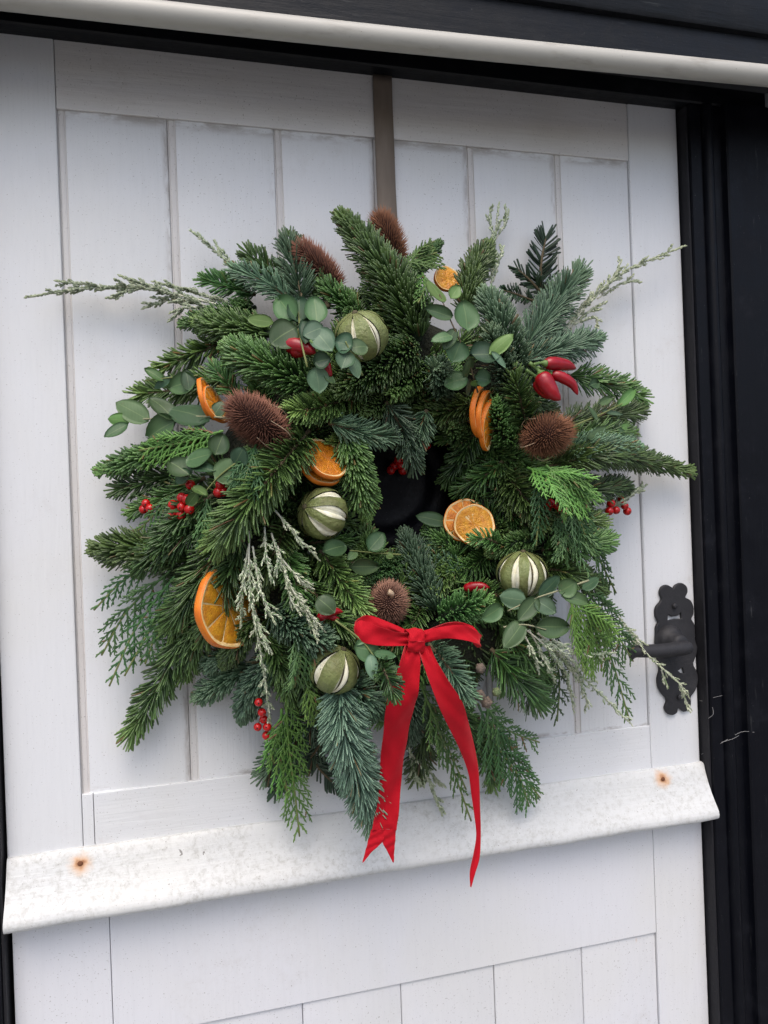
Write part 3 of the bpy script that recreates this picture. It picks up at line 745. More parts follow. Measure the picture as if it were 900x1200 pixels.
# (kind, [(px, py, lift) base..tip], width px)
SPRIGS = [
 ('n', [(492, 400, -.01), (462, 335, .015), (425, 285, .03), (400, 254, .035)], 56),
 ('n', [(365, 452, .0), (315, 430, .02), (268, 408, .03)], 54),
 ('n', [(318, 392, -.01), (275, 385, .01), (233, 378, .01)], 46),
 ('n', [(300, 360, -.02), (255, 372, .0), (215, 380, .0)], 34),
 ('g', [(300, 345, -.01), (265, 335, .0), (240, 328, .0)], 36),
 ('f', [(350, 355, -.01), (320, 325, .01), (292, 298, .01)], 46),
 ('F', [(355, 355, .0), (345, 315, .02), (338, 284, .02)], 50),
 ('f', [(385, 360, -.01), (365, 315, .0), (342, 282, .0)], 42),
 ('F', [(340, 350, .01), (310, 330, .02), (275, 318, .01)], 40),
 ('f', [(285, 395, -.03), (235, 412, -.01), (188, 432, .0)], 40),
 ('f', [(275, 440, -.02), (220, 455, -.01), (163, 462, .0)], 44),
 ('g', [(280, 465, .0), (262, 445, .02), (250, 430, .02)], 32),
 ('n', [(490, 405, .0), (445, 432, .02), (397, 458, .025)], 52),
 ('n', [(500, 430, -.01), (470, 450, .02), (458, 462, .04)], 38),
 ('n', [(500, 445, -.02), (460, 465, .01), (425, 487, .03)], 36),
 ('N', [(430, 455, -.01), (385, 475, .01), (345, 482, .02)], 46),
 ('N', [(470, 470, -.01), (430, 500, .01), (395, 520, .02)], 44),
 ('F', [(452, 470, .03), (474, 508, .05), (485, 545, .055)], 44), ('F', [(500, 480, .03), (490, 510, .05), (478, 528, .055)], 38),
 ('F', [(385, 495, .02), (425, 508, .045), (462, 512, .05)], 40),
 ('N', [(520, 470, .0), (492, 490, .02), (468, 512, .02)], 40),
 ('n', [(545, 365, -.01), (552, 325, .015), (571, 288, .02)], 44),
 ('b', [(605, 440, -.01), (588, 390, .02), (568, 345, .03)], 54),
 ('b', [(600, 460, .0), (585, 420, .02), (575, 385, .03)], 44),
 ('l', [(482, 325, -.01), (500, 302, .0), (515, 285, .01)], 26),
 ('y', [(634, 345, -.02), (634, 310, -.005), (640, 277, -.005)], 50),
 ('y', [(640, 350, -.02), (622, 330, -.01), (606, 315, -.005)], 36),
 ('y', [(630, 355, -.02), (605, 345, -.01), (588, 340, -.005)], 26),
 ('F', [(612, 412, .0), (645, 365, .02), (678, 322, .02)], 62),
 ('F', [(612, 425, .0), (655, 410, .015), (698, 398, .01)], 50),
 ('F', [(620, 430, -.01), (640, 380, .0), (650, 345, .005)], 60),
 ('b', [(520, 455, -.01), (512, 440, .02), (509, 430, .045)], 44),
 ('N', [(620, 510, -.01), (610, 470, .02), (602, 442, .03)], 46),
 ('n', [(600, 520, -.01), (585, 500, .015), (578, 470, .03)], 40),
 ('l', [(545, 515, -.01), (532, 506, .02), (525, 500, .04)], 36),
 ('N', [(560, 470, .0), (530, 480, .02), (500, 492, .03)], 40),
 ('f', [(665, 440, -.02), (710, 450, .0), (752, 465, .0)], 48),
 ('f', [(655, 500, -.02), (705, 490, .0), (748, 482, .0)], 52),
 ('f', [(650, 520, -.01), (700, 510, .01), (738, 508, .01)], 46),
 ('N', [(640, 548, .0), (700, 533, .02), (755, 540, .01), (803, 552, .005)], 44),
 ('F', [(650, 530, .0), (700, 522, .02), (745, 525, .02)], 40),
 ('n', [(250, 515, -.02), (185, 532, .0), (118, 552, .0)], 40),
 ('f', [(215, 555, -.02), (175, 565, -.01), (138, 573, -.005)], 40),
 ('f', [(240, 560, -.02), (190, 585, -.01), (155, 600, -.005)], 36),
 ('N', [(362, 505, .0), (320, 555, .03), (283, 600, .04), (256, 634, .035)], 62),
 ('n', [(225, 655, -.02), (170, 645, .0), (114, 642, .005)], 56),
 ('f', [(265, 600, -.01), (215, 625, .01), (165, 660, .01)], 56),
 ('f', [(275, 610, .0), (235, 680, .015), (200, 735, .01)], 58),
 ('f', [(285, 630, .0), (262, 690, .015), (240, 745, .015)], 52),
 ('f', [(250, 580, .0), (215, 605, .02), (185, 640, .02)], 44),
 ('f', [(260, 680, -.01), (215, 750, .0), (180, 815, .0), (153, 860, .0)], 54),
 ('f', [(265, 700, -.02), (235, 740, .0), (215, 790, -.005)], 46),
 ('b', [(295, 780, -.03), (262, 798, -.01), (231, 818, -.005)], 38),
 ('b', [(290, 750, -.03), (262, 768, -.01), (238, 780, -.005)], 36),
 ('n', [(300, 725, -.01), (280, 752, .01), (264, 778, .01)], 34),
 ('b', [(320, 715, .0), (352, 740, .02), (386, 752, .03)], 46),
 ('b', [(330, 760, -.02), (300, 800, .0), (285, 840, .0)], 44),
 ('B', [(398, 800, .02), (404, 860, .06), (424, 918, .075), (440, 958, .07)], 64, 'long blue green fir sprig pointing down below the wreath'),
 ('F', [(380, 825, -.02), (345, 865, .0), (312, 905, .0)], 54),
 ('b', [(400, 795, -.01), (425, 815, .02), (442, 835, .02)], 44),
 ('y', [(350, 850, -.02), (370, 895, -.01), (398, 925, -.01)], 34),
 ('y', [(340, 860, -.02), (335, 895, -.01), (322, 930, -.01)], 34),
 ('y', [(390, 840, -.02), (370, 880, -.01), (345, 905, -.01)], 34),
 ('F', [(503, 755, .0), (525, 782, .03), (546, 815, .035)], 46),
 ('f', [(575, 760, -.01), (605, 795, .015), (632, 822, .01)], 64),
 ('f', [(590, 745, -.01), (620, 770, .01), (640, 795, .01)], 46),
 ('f', [(560, 840, -.02), (570, 880, .0), (577, 918, .0)], 44),
 ('f', [(500, 820, -.03), (495, 870, -.01), (488, 908, -.01)], 50),
 ('f', [(520, 810, -.02), (545, 850, .0), (560, 885, .0)], 46),
 ('n', [(405, 510, .03), (418, 555, .055), (428, 600, .055)], 50),
 ('b', [(512, 715, .0), (492, 670, .02), (474, 625, .015)], 46),
 ('b', [(545, 680, -.01), (515, 655, .01), (490, 640, .0)], 40),
 ('l', [(485, 650, -.01), (455, 665, .02), (425, 682, .03)], 32),
 ('N', [(375, 645, .0), (398, 680, .02), (422, 712, .03)], 48),
 ('n', [(440, 690, -.02), (433, 655, .0), (428, 628, .0)], 30),
 ('N', [(360, 680, -.01), (385, 720, .01), (420, 745, .02)], 44),
 ('f', [(590, 640, .03), (572, 632, .06), (556, 632, .065)], 30), ('l', [(515, 725, -.01), (545, 712, .025), (572, 702, .04)], 46),
 ('N', [(590, 552, -.01), (612, 580, .02), (636, 612, .025)], 50),
 ('f', [(575, 520, -.02), (590, 560, .0), (600, 595, .005)], 46),
 ('f', [(560, 500, .0), (545, 530, .01), (525, 560, .005)], 44), ('f', [(590, 540, .0), (565, 560, .02), (540, 575, .01)], 44), ('n', [(440, 680, .0), (430, 640, .02), (428, 618, .01)], 36), ('f', [(440, 775, .04), (452, 790, .07), (462, 815, .075)], 30), ('n', [(540, 650, .0), (520, 635, .02), (500, 622, .01)], 36),
 ('l', [(630, 632, .0), (600, 638, .025), (573, 648, .03)], 32),
 ('N', [(635, 645, -.01), (675, 640, .015), (712, 634, .01)], 48),
 ('N', [(630, 665, -.01), (668, 672, .01), (704, 690, .005)], 42),
 ('f', [(600, 620, -.02), (650, 608, .0), (700, 612, .0)], 48),
 ('f', [(640, 580, -.02), (690, 575, .0), (735, 570, .0)], 42),
 ('f', [(580, 640, -.02), (560, 660, .0), (535, 672, .01)], 44),
 ('N', [(560, 640, -.02), (530, 665, .01), (512, 690, .02)], 40),
 ('f', [(550, 690, -.01), (590, 700, .01), (620, 715, .02)], 40),
 ('N', [(330, 640, -.01), (345, 680, .01), (352, 712, .02)], 44),
 ('N', [(340, 610, -.02), (320, 650, .0), (300, 690, .0)], 46),
 ('N', [(310, 740, -.02), (330, 780, .0), (345, 820, .0)], 44),
 ('n', [(345, 770, -.02), (360, 800, .0), (370, 835, .0)], 40),
 ('b', [(470, 800, -.02), (480, 830, .0), (476, 865, .0)], 44),
 ('N', [(340, 540, -.03), (320, 560, -.01), (305, 585, .0)], 40),
 ('N', [(440, 400, -.02), (420, 430, .0), (395, 440, .01)], 40),
 ('n', [(420, 370, -.03), (395, 350, -.01), (375, 335, .0)], 40),
 ('n', [(500, 380, -.02), (480, 350, .0), (470, 325, .01)], 44),
 ('n', [(480, 400, -.03), (450, 345, -.01), (432, 320, .005)], 50),
]
for sp in SPRIGS:
    kind, pts, wd = sp[:3]
    fir(kind, P(*pts), wd * 1.0e-3, sp[3] if len(sp) > 3 else None)
# under layer of plain greenery tied round the ring
for i in range(64):
    a = 2 * math.pi * i / 64 + rng.uniform(-.04, .04)
    lay = i % 2
    r0 = (.115, .165)[lay] + rng.uniform(-.008, .012)
    r1 = r0 + (.075, .085)[lay] * rng.uniform(.75, 1.1)
    sw = rng.uniform(-.35, .35) - .25
    d0, d1 = (.052, .075)[lay] , (.085, .050)[lay] + rng.uniform(-.012, .012)
    c0 = np.array([WC[0] - .012 + r0 * math.cos(a), -d0, WC[2] + r0 * math.sin(a)])
    c1 = np.array([WC[0] - .012 + r1 * math.cos(a + sw), -d1, WC[2] + r1 * math.sin(a + sw)])
    cm = (c0 + c1) / 2 + np.array([0, -.022, 0])
    fir(('f', 'N', 'n', 'f')[i % 4], [c0, cm, c1], rng.uniform(.038, .048), dens=.75)
# inner lip of the ring: sprigs lying into the hole's edge, deep and dark
for i in range(20):
    a = 2 * math.pi * i / 20 + .1
    c0 = np.array([WC[0] - .012 + .150 * math.cos(a), -.06, WC[2] + .02 + .150 * math.sin(a)])
    c1 = np.array([WC[0] - .005 + .078 * math.cos(a + .45), -.055, WC[2] + .02 + .078 * math.sin(a + .45)])
    cm = (c0 + c1) / 2 + np.array([0, -.018, 0])
    fir('f', [c0, cm, c1], .040, dens=.6)

# ---- cypress sprays
def cypress(key, pts, width, label=None, nside=13, twigs=True, droop=.25):
    path = bez(pts, 26)
    length = np.linalg.norm(np.diff(path, axis=0), axis=1).sum()
    T, N, B = frames(path, ref=(rng.uniform(-.3, .3), -1, rng.uniform(-.2, .4)))
    mb = MB()
    def strand(p, r0, r1, tf):
        k = len(p)
        rr = np.linspace(r0, r1, k) * (1 + .22 * np.where(np.arange(k) % 2, 1, -1))
        mb.tube(p, rr, 5, caps=False, col=(rng.random(), .5, tf, 1), flat=(0, -1, .1))
    tk = np.linspace(0, 1, 30)
    strand(np.stack([np.interp(tk, np.linspace(0, 1, len(path)), path[:, i]) for i in range(3)], 1), .0016, .0008, .5)
    for i in range(nside * 2):
        s_ = 1 if i % 2 else -1
        tf = .06 + .90 * (i + rng.random() * .6) / (nside * 2)
        j = tf * (len(path) - 1); j0 = min(int(j), len(path) - 2); fr_ = j - j0
        b = path[j0] * (1 - fr_) + path[j0 + 1] * fr_
        ang = math.radians(rng.uniform(32, 46))
        d = T[j0] * math.cos(ang) + s_ * B[j0] * math.sin(ang) + N[j0] * rng.uniform(-.12, .18)
        L = width * .5 / math.sin(ang) * np.interp(tf, [0, .2, .6, 1], [.7, 1, .85, .25]) * rng.uniform(.8, 1.15)
        kk = 11; s2 = np.linspace(0, 1, kk)[:, None]
        p = b + d * L * s2 + T[j0] * (L * .25) * s2 ** 2 + np.array([0, 0, -1]) * L * droop * s2 ** 2
        strand(p, .0013, .0007, tf)
        nsub = max(2, int(L * 1000 / 3.6))
        dn = unit(p[-1] - p[0]); bn = unit(np.cross(dn, N[j0]))
        for q_ in range(nsub):
            f2 = .12 + .8 * (q_ + .5) / nsub
            bb = np.array([np.interp(f2, s2[:, 0], p[:, c_]) for c_ in range(3)])
            a2 = math.radians(rng.uniform(30, 44)); s3 = 1 if q_ % 2 else -1
            l2 = L * .34 * (1.1 - f2 * .75) * rng.uniform(.75, 1.2)
            dd = dn * math.cos(a2) + s3 * bn * math.sin(a2) + N[j0] * rng.uniform(-.2, .2)
            u_ = np.linspace(0, 1, 6)[:, None]
            strand(bb + dd * l2 * u_ + dn * l2 * .2 * u_ ** 2, .00115, .0006, max(tf, .3 + .7 * f2))
    o = MB().tube(path, .0011, 5).build('cypress_spray', M['twig_g'], W, origin=path[0])
    tag(mb.build('scale_leaves', M[key], o, origin=path[0]), kind='stuff')
    if label: tag(o, label)
CYP = [
 ('cyp', [(200, 668, -.01), (150, 715, .0), (119, 768, .0)], 34), ('cyp', [(205, 675, -.01), (160, 735, -.003), (128, 804, -.003)], 32), ('cyp', [(215, 685, -.01), (178, 735, .0), (146, 792, .0)], 30), ('cyp', [(215, 690, -.01), (185, 740, .0), (170, 778, .0)], 28), ('cyp', [(190, 655, -.01), (145, 680, -.005), (110, 715, -.005)], 24),
 ('cypb', [(335, 815, .0), (338, 870, .012), (345, 925, .01), (351, 980, .005)], 46), ('cypb', [(330, 830, .0), (328, 880, .012), (338, 935, .01)], 40),
 ('cypb', [(358, 795, .01), (368, 825, .02), (381, 852, .02)], 26),
 ('cypb', [(492, 800, .005), (512, 850, .02), (532, 905, .02), (552, 962, .01)], 36), ('cypb', [(500, 820, .0), (522, 870, .018), (546, 925, .012)], 32),
 ('cyp', [(560, 825, .01), (580, 870, .02), (608, 910, .01), (620, 945, .0)], 50), ('cyp', [(562, 820, .01), (595, 855, .015), (632, 870, .005)], 36), ('cyp', [(570, 840, .005), (600, 890, .01), (633, 935, .0)], 40),
 ('cypb', [(618, 548, .02), (650, 560, .04), (690, 588, .03)], 52), ('cypb', [(640, 545, .03), (660, 565, .04), (672, 600, .035)], 40), ('cyp', [(630, 555, .02), (632, 595, .035), (628, 640, .03)], 26), ('cyp', [(645, 600, .0), (665, 625, .02), (660, 645, .02)], 44),
 ('cyp', [(690, 625, .0), (705, 660, .005), (722, 695, .005)], 22), ('cyp', [(650, 565, .02), (675, 600, .03), (690, 640, .02)], 36),
 ('cypb', [(662, 690, .01), (690, 735, .02), (712, 780, .01)], 60), ('cyp', [(680, 705, .0), (712, 760, .01), (738, 845, .005)], 44), ('cyp', [(640, 730, .0), (655, 790, .005), (653, 845, .0)], 34), ('cyp', [(685, 690, .0), (715, 730, .01), (742, 775, .005)], 44),
 ('cypb', [(470, 312, .0), (490, 303, .01), (512, 296, .01)], 34), ('cypb', [(495, 320, .0), (498, 335, .015), (490, 355, .015)], 26),
 ('cypb', [(262, 505, .0), (215, 518, .012), (163, 528, .008)], 40), ('cyp', [(222, 575, .0), (190, 595, .012), (162, 622, .008)], 20), ('cyp', [(300, 520, .01), (292, 545, .025), (285, 570, .03)], 36),
 ('cyp', [(345, 740, .01), (352, 775, .02), (345, 805, .02)], 36), ('cyp', [(243, 585, .01), (240, 615, .02), (237, 640, .02)], 22),
]
for c_ in CYP: cypress(c_[0], P(*[(x, y, l + .016) for x, y, l in c_[1]]), c_[2] * 1e-3, nside=max(7, int(c_[2] * .26)))

# ---- silver sprigs: thin pale stems set with tiny plump leaves
def silver(key, stems, dens=1.0, leaf=(.0054, .0029), label=None):
    so, lv = MB(), MB()
    org = None
    for pts in stems:
        path = bez(P(*pts), 18)
        org = path[0] if org is None else org
        length = np.linalg.norm(np.diff(path, axis=0), axis=1).sum()
        so.tube(path, np.linspace(.0011, .0005, len(path)), 6)
        leafy(lv, path, int(length * 1000 * (.85 if key == 'silver' else 1.0) * dens), leaf[0], leaf[1], 'brush', 36, 18, .3, t0=.12, tipcut=.8, m=0, thick=.7, rings=(0, .4, .78), wprof=(.4, 1.0, .75))
        # little side shoots
        ns = int(length * 1000 / 9 * min(dens, 1.3)) if key == 'silverw' else int(length * 1000 / 12 * dens)
        T, N, B = frames(path)
        for i in range(ns):
            j = int((.2 + .7 * (i + rng.random()) / max(ns, 1)) * (len(path) - 1))
            ph = rng.random() * 2 * math.pi; a_ = math.radians(rng.uniform(22, 42))
            d = T[j] * math.cos(a_) + (N[j] * math.cos(ph) + B[j] * math.sin(ph)) * math.sin(a_)
            l2 = rng.uniform(.006, .013) if key == 'silverw' else rng.uniform(.007, .016)
            p2 = path[j] + d * l2 * np.linspace(0, 1, 5)[:, None] + T[j] * l2 * .15 * (np.linspace(0, 1, 5)[:, None]) ** 2
            so.tube(p2, .0004, 5)
            leafy(lv, p2, max(5, int(l2 * 1000 * 1.0)), leaf[0] * .95, leaf[1] * .95, 'brush', 32, 18, .3, t0=.1, tipcut=.8, m=0, thick=.7, rings=(0, .4, .78), wprof=(.4, 1.0, .75))
    o = so.build('silver_leaf_sprig', M['twig_s'], W, origin=org)
    tag(lv.build('tiny_leaves', M[key], o, origin=org), kind='stuff')
    if label: tag(o, label)
silver('silver', [[(275, 362, .0), (215, 347, .01), (165, 337, .0), (100, 338, .01), (31, 348, .012)], [(240, 352, .0), (195, 342, .01), (141, 323, .01)], [(210, 347, .0), (165, 338, .0), (126, 349, .01)],
                  [(240, 358, .0), (200, 352, .0), (168, 361, .0)], [(150, 340, .0), (105, 334, .0), (66, 329, .0)], [(265, 365, .0), (225, 360, .01), (200, 366, .01)], [(280, 360, .0), (235, 345, .0), (180, 330, .0)]], 1.0, label='long silvery sprig reaching far out to the left')
silver('silver', [[(285, 320, .0), (262, 303, .0), (224, 270, .005)], [(268, 308, .0), (258, 298, .0), (256, 290, .0)]], .8)
silver('silver', [[(575, 345, -.01), (578, 300, .0), (585, 238, .0)], [(580, 290, .0), (575, 262, .0), (574, 245, .0)], [(581, 280, .0), (592, 262, .0), (596, 246, .0)], [(578, 330, -.01), (584, 310, .0), (590, 290, .0)]], .7)
silver('silver', [[(655, 400, -.01), (690, 355, .01), (738, 315, .01), (803, 288, .012)], [(705, 345, .0), (722, 320, .01), (728, 305, .01)], [(700, 350, .0), (728, 333, .0), (748, 328, .0)],
                  [(668, 385, .0), (690, 365, .0), (703, 357, .0)], [(672, 380, .0), (698, 372, .0), (697, 395, .0), (705, 393, .0)], [(660, 390, .0), (685, 355, .0), (712, 338, .0)]], .85, label='silvery sprig reaching out at upper right beside the black frame')
silver('silverw', [[(292, 622, .03), (293, 690, .04), (308, 780, .035), (319, 862, .02)], [(296, 640, .03), (305, 690, .04), (322, 730, .04)], [(291, 640, .03), (284, 690, .04), (282, 735, .035)], [(298, 715, .03), (306, 740, .04), (318, 765, .035)]], 1.35, (.0048, .0017), label='white edged silvery sprig hanging down in front of orange slice')
silver('silverw', [[(322, 598, .02), (345, 625, .035), (374, 656, .035)]], 1.0, (.0046, .0017))
silver('silverw', [[(310, 618, .02), (312, 650, .04), (318, 682, .04)], [(318, 625, .02), (325, 650, .04), (324, 675, .04)]], 1.1, (.0046, .0017))
silver('silverw', [[(325, 640, .03), (342, 690, .045), (380, 740, .04)], [(330, 655, .03), (352, 680, .04), (366, 690, .04)], [(335, 672, .03), (340, 700, .045), (352, 720, .045)], [(350, 700, .03), (362, 725, .04), (372, 748, .04)]], 1.35, (.0048, .0017))
silver('silverw', [[(613, 735, .03), (640, 758, .045), (663, 790, .035), (673, 835, .02)], [(620, 738, .03), (640, 775, .04), (650, 800, .03)], [(635, 750, .03), (690, 800, .035), (741, 850, .02)], [(615, 745, .03), (625, 765, .04), (632, 790, .035)],
                  [(640, 745, .035), (680, 765, .045), (722, 765, .035)], [(650, 760, .03), (680, 800, .035), (690, 830, .025)], [(630, 742, .035), (660, 765, .045), (700, 800, .035)]], 1.0, (.0048, .0018))
silver('silverw', [[(690, 690, .0), (727, 725, .01), (760, 768, .03), (795, 800, .035), (808, 818, .03)], [(705, 715, .0), (735, 745, .01), (752, 760, .02)], [(775, 785, .03), (782, 805, .03)], [(798, 802, .03), (806, 832, .03)], [(720, 725, .01), (745, 745, .015), (770, 775, .025)]], .95, (.0046, .0017), label='pale silvery sprig crossing in front of the door handle')
silver('silver', [[(480, 880, .0), (500, 910, .005), (518, 955, .0)], [(488, 890, .0), (505, 905, .0), (515, 920, .0)], [(478, 870, .0), (485, 900, .0), (492, 920, .0)]], .9)
silver('silver', [[(690, 605, -.005), (725, 590, .005), (758, 568, .005)], [(715, 598, .0), (738, 582, .005), (742, 570, .005)], [(680, 612, -.005), (700, 615, .0), (715, 612, .0)]], .8)

# ---- eucalyptus
def leaf(parent, b, tp, w, key, tilt=0.0, cup=.16, roll=0.0):
    cup = cup * rng.uniform(-.6, 1.9); curl = rng.uniform(-.5, 2.6); tw = rng.uniform(-.22, .22)
    """rounded leaf from base point to tip point, width w metres"""
    ax = tp - b; L = np.linalg.norm(ax); ax = ax / L
    nr = unit(np.array([rng.uniform(-.35, .35) + roll, -1, rng.uniform(-.1, .55) + tilt])); nr = unit(nr - ax * (nr @ ax)); sd_ = np.cross(ax, nr)
    nu, nv = 9, 7
    top, bot, col = [], [], []
    for i in range(nu):
        u = i / (nu - 1)
        hw = w / 2 * (math.sin(math.pi * min(1, u ** .85 * .985 + .012)) ** .62)
        for j in range(nv):
            s_ = -1 + 2 * j / (nv - 1)
            bend = cup * w * (s_ * s_) * .8 - .14 * L * curl * (u - .4) ** 2 + tw * hw * s_ * (u - .3) + .012 * w * math.sin(u * 9 + j)
            p = b + ax * L * u + sd_ * hw * s_ + nr * bend
            top.append(p + nr * .00025); bot.append(p - nr * .00025); col.append((u, abs(s_), 0, 1))
    n = nu * nv
    q = [(i * nv + j, i * nv + j + 1, (i + 1) * nv + j + 1, (i + 1) * nv + j) for i in range(nu - 1) for j in range(nv - 1)]
    q2 = [tuple(n + x for x in f_[::-1]) for f_ in q]
    rim = [i * nv for i in range(nu)] + [(nu - 1) * nv + j for j in range(1, nv)] + [i * nv + nv - 1 for i in range(nu - 2, -1, -1)] + [j for j in range(nv - 2, 0, -1)]
    q3 = [(rim[i], n + rim[i], n + rim[(i + 1) % len(rim)], rim[(i + 1) % len(rim)]) for i in range(len(rim))]
    return MB().add(top + bot, q + q2 + q3, col=col + col).build('leaf', M[key], parent, origin=b)
G, Bl, Dk, Nw = 'euc', 'euc_blue', 'euc_dark', 'euc_new'
EUC = [ # stem points, stem key, lift, leaves (bx, by, tx, ty, w, key)
 ([(272, 490), (230, 488), (172, 491), (140, 493)], 'twig_s', .025, [(174, 492, 134, 470, 25, G), (152, 493, 126, 491, 16, Nw), (150, 497, 122, 512, 15, G), (206, 492, 175, 463, 22, G), (207, 492, 172, 512, 28, G), (246, 491, 197, 478, 32, Dk), (243, 490, 224, 508, 7, Bl), (250, 488, 262, 470, 16, G)], 'eucalyptus stem sticking out left beside the ginger teasel'),
 ([(232, 440), (205, 442), (170, 446)], 'twig_g', .02, [(192, 446, 169, 431, 12, Nw), (231, 446, 197, 454, 25, G), (222, 458, 218, 432, 16, Bl), (200, 442, 180, 455, 10, Dk)], None),
 ([(280, 540), (255, 560), (228, 592)], 'twig_g', .045, [(224, 558, 199, 540, 26, G), (218, 540, 249, 532, 24, G), (252, 533, 262, 508, 22, G), (224, 546, 253, 551, 13, Dk), (252, 562, 278, 540, 26, G), (226, 571, 243, 581, 11, Nw), (220, 592, 232, 576, 12, Nw), (275, 545, 285, 525, 20, Dk), (222, 552, 204, 565, 16, Dk)], None),
 ([(360, 430), (352, 395), (350, 370), (345, 350)], 'twig_g', .05, [(320, 378, 289, 373, 14, Nw), (347, 376, 325, 348, 27, G), (372, 380, 368, 348, 24, G), (347, 383, 316, 402, 34, G), (379, 383, 355, 393, 22, Bl), (368, 386, 389, 410, 26, Bl), (352, 380, 350, 348, 26, Dk), (362, 372, 358, 400, 18, Dk), (370, 430, 375, 461, 23, Bl), (368, 425, 388, 420, 18, Dk), (380, 440, 394, 447, 10, G)], 'eucalyptus spray with round leaves over red chillies at upper left'),
 ([(425, 440), (412, 415), (405, 400)], 'twig_g', .075, [(413, 406, 392, 400, 24, Dk), (410, 408, 432, 405, 20, G), (408, 413, 400, 433, 20, Bl), (412, 418, 421, 443, 13, Bl)], None),
 ([(560, 460), (548, 420), (530, 380), (515, 345)], 'twig', .05, [(520, 354, 501, 328, 20, Nw), (548, 388, 543, 352, 30, G), (530, 372, 497, 361, 16, G), (531, 392, 506, 398, 14, G), (540, 400, 530, 425, 26, Dk), (550, 415, 586, 416, 28, Dk), (574, 415, 602, 391, 16, Nw), (576, 412, 593, 431, 8, Bl), (548, 442, 552, 420, 22, G), (548, 443, 520, 450, 24, G), (556, 442, 574, 446, 20, Dk), (550, 445, 549, 464, 14, Bl), (553, 452, 559, 446, 8, Nw), (534, 385, 520, 410, 14, G), (528, 350, 538, 335, 14, Nw)], 'eucalyptus spray with round leaves hanging at upper centre right'),
 ([(670, 500), (705, 485), (735, 470)], 'twig_g', .03, [(690, 452, 702, 448, 14, G), (724, 476, 746, 454, 14, Nw), (700, 474, 716, 466, 10, G), (690, 512, 722, 503, 17, G), (722, 506, 741, 496, 10, Nw), (705, 482, 730, 486, 8, Bl), (720, 500, 736, 511, 8, G), (700, 492, 690, 475, 10, G)], None),
 ([(560, 618), (535, 612), (512, 610)], 'twig_g', .03, [(523, 612, 488, 604, 18, G)], None),
 ([(470, 650), (440, 648), (410, 645)], 'twig_g', .05, [(379, 646, 407, 638, 20, G), (432, 645, 450, 624, 22, G), (408, 664, 441, 664, 18, G), (372, 700, 393, 718, 22, G), (452, 649, 461, 653, 8, Nw), (418, 646, 408, 655, 10, G)], None),
 ([(393, 727), (425, 752), (445, 780), (460, 802)], 'twig_g', .06, [(417, 756, 440, 739, 8, Bl), (416, 758, 446, 764, 26, G), (434, 766, 437, 796, 13, Bl), (438, 765, 465, 769, 10, G), (446, 782, 455, 800, 12, Nw), (452, 790, 466, 780, 9, G), (445, 775, 440, 800, 9, G)], 'eucalyptus stem with drooping leaves left of the red bow'),
 ([(690, 680), (655, 692), (625, 702), (595, 716)], 'twig_s', .055, [(588, 711, 564, 726, 20, G), (616, 704, 585, 699, 24, Bl), (630, 700, 607, 728, 20, G), (626, 702, 652, 718, 20, Bl), (632, 699, 656, 675, 18, Dk), (655, 694, 676, 682, 22, G), (658, 698, 691, 706, 16, G), (683, 690, 703, 677, 13, Dk)], 'eucalyptus stem with oval leaves below the striped lime at right'),
 ([(590, 735), (615, 732), (640, 738)], 'twig_s', .05, [(626, 734, 667, 735, 24, G), (614, 728, 592, 758, 23, G)], None),
]
for stem, sk, lift, leaves, lab in EUC:
    path = bez([wp(x, y, lift) for x, y in stem], 16)
    o = MB().tube(path, np.linspace(.0011, .0006, len(path)), 7).build('eucalyptus_sprig', M['stem_pale' if sk == 'twig_s' else sk], W, origin=path[0])
    if lab: tag(o, lab)
    for bx, by, tx, ty, w, key in leaves:
        d1 = rng.uniform(-.004, .010)
        leaf(o, wp(bx, by, lift), wp(tx, ty, lift + d1), w * 1.0e-3, key, roll=rng.uniform(-.25, .25))

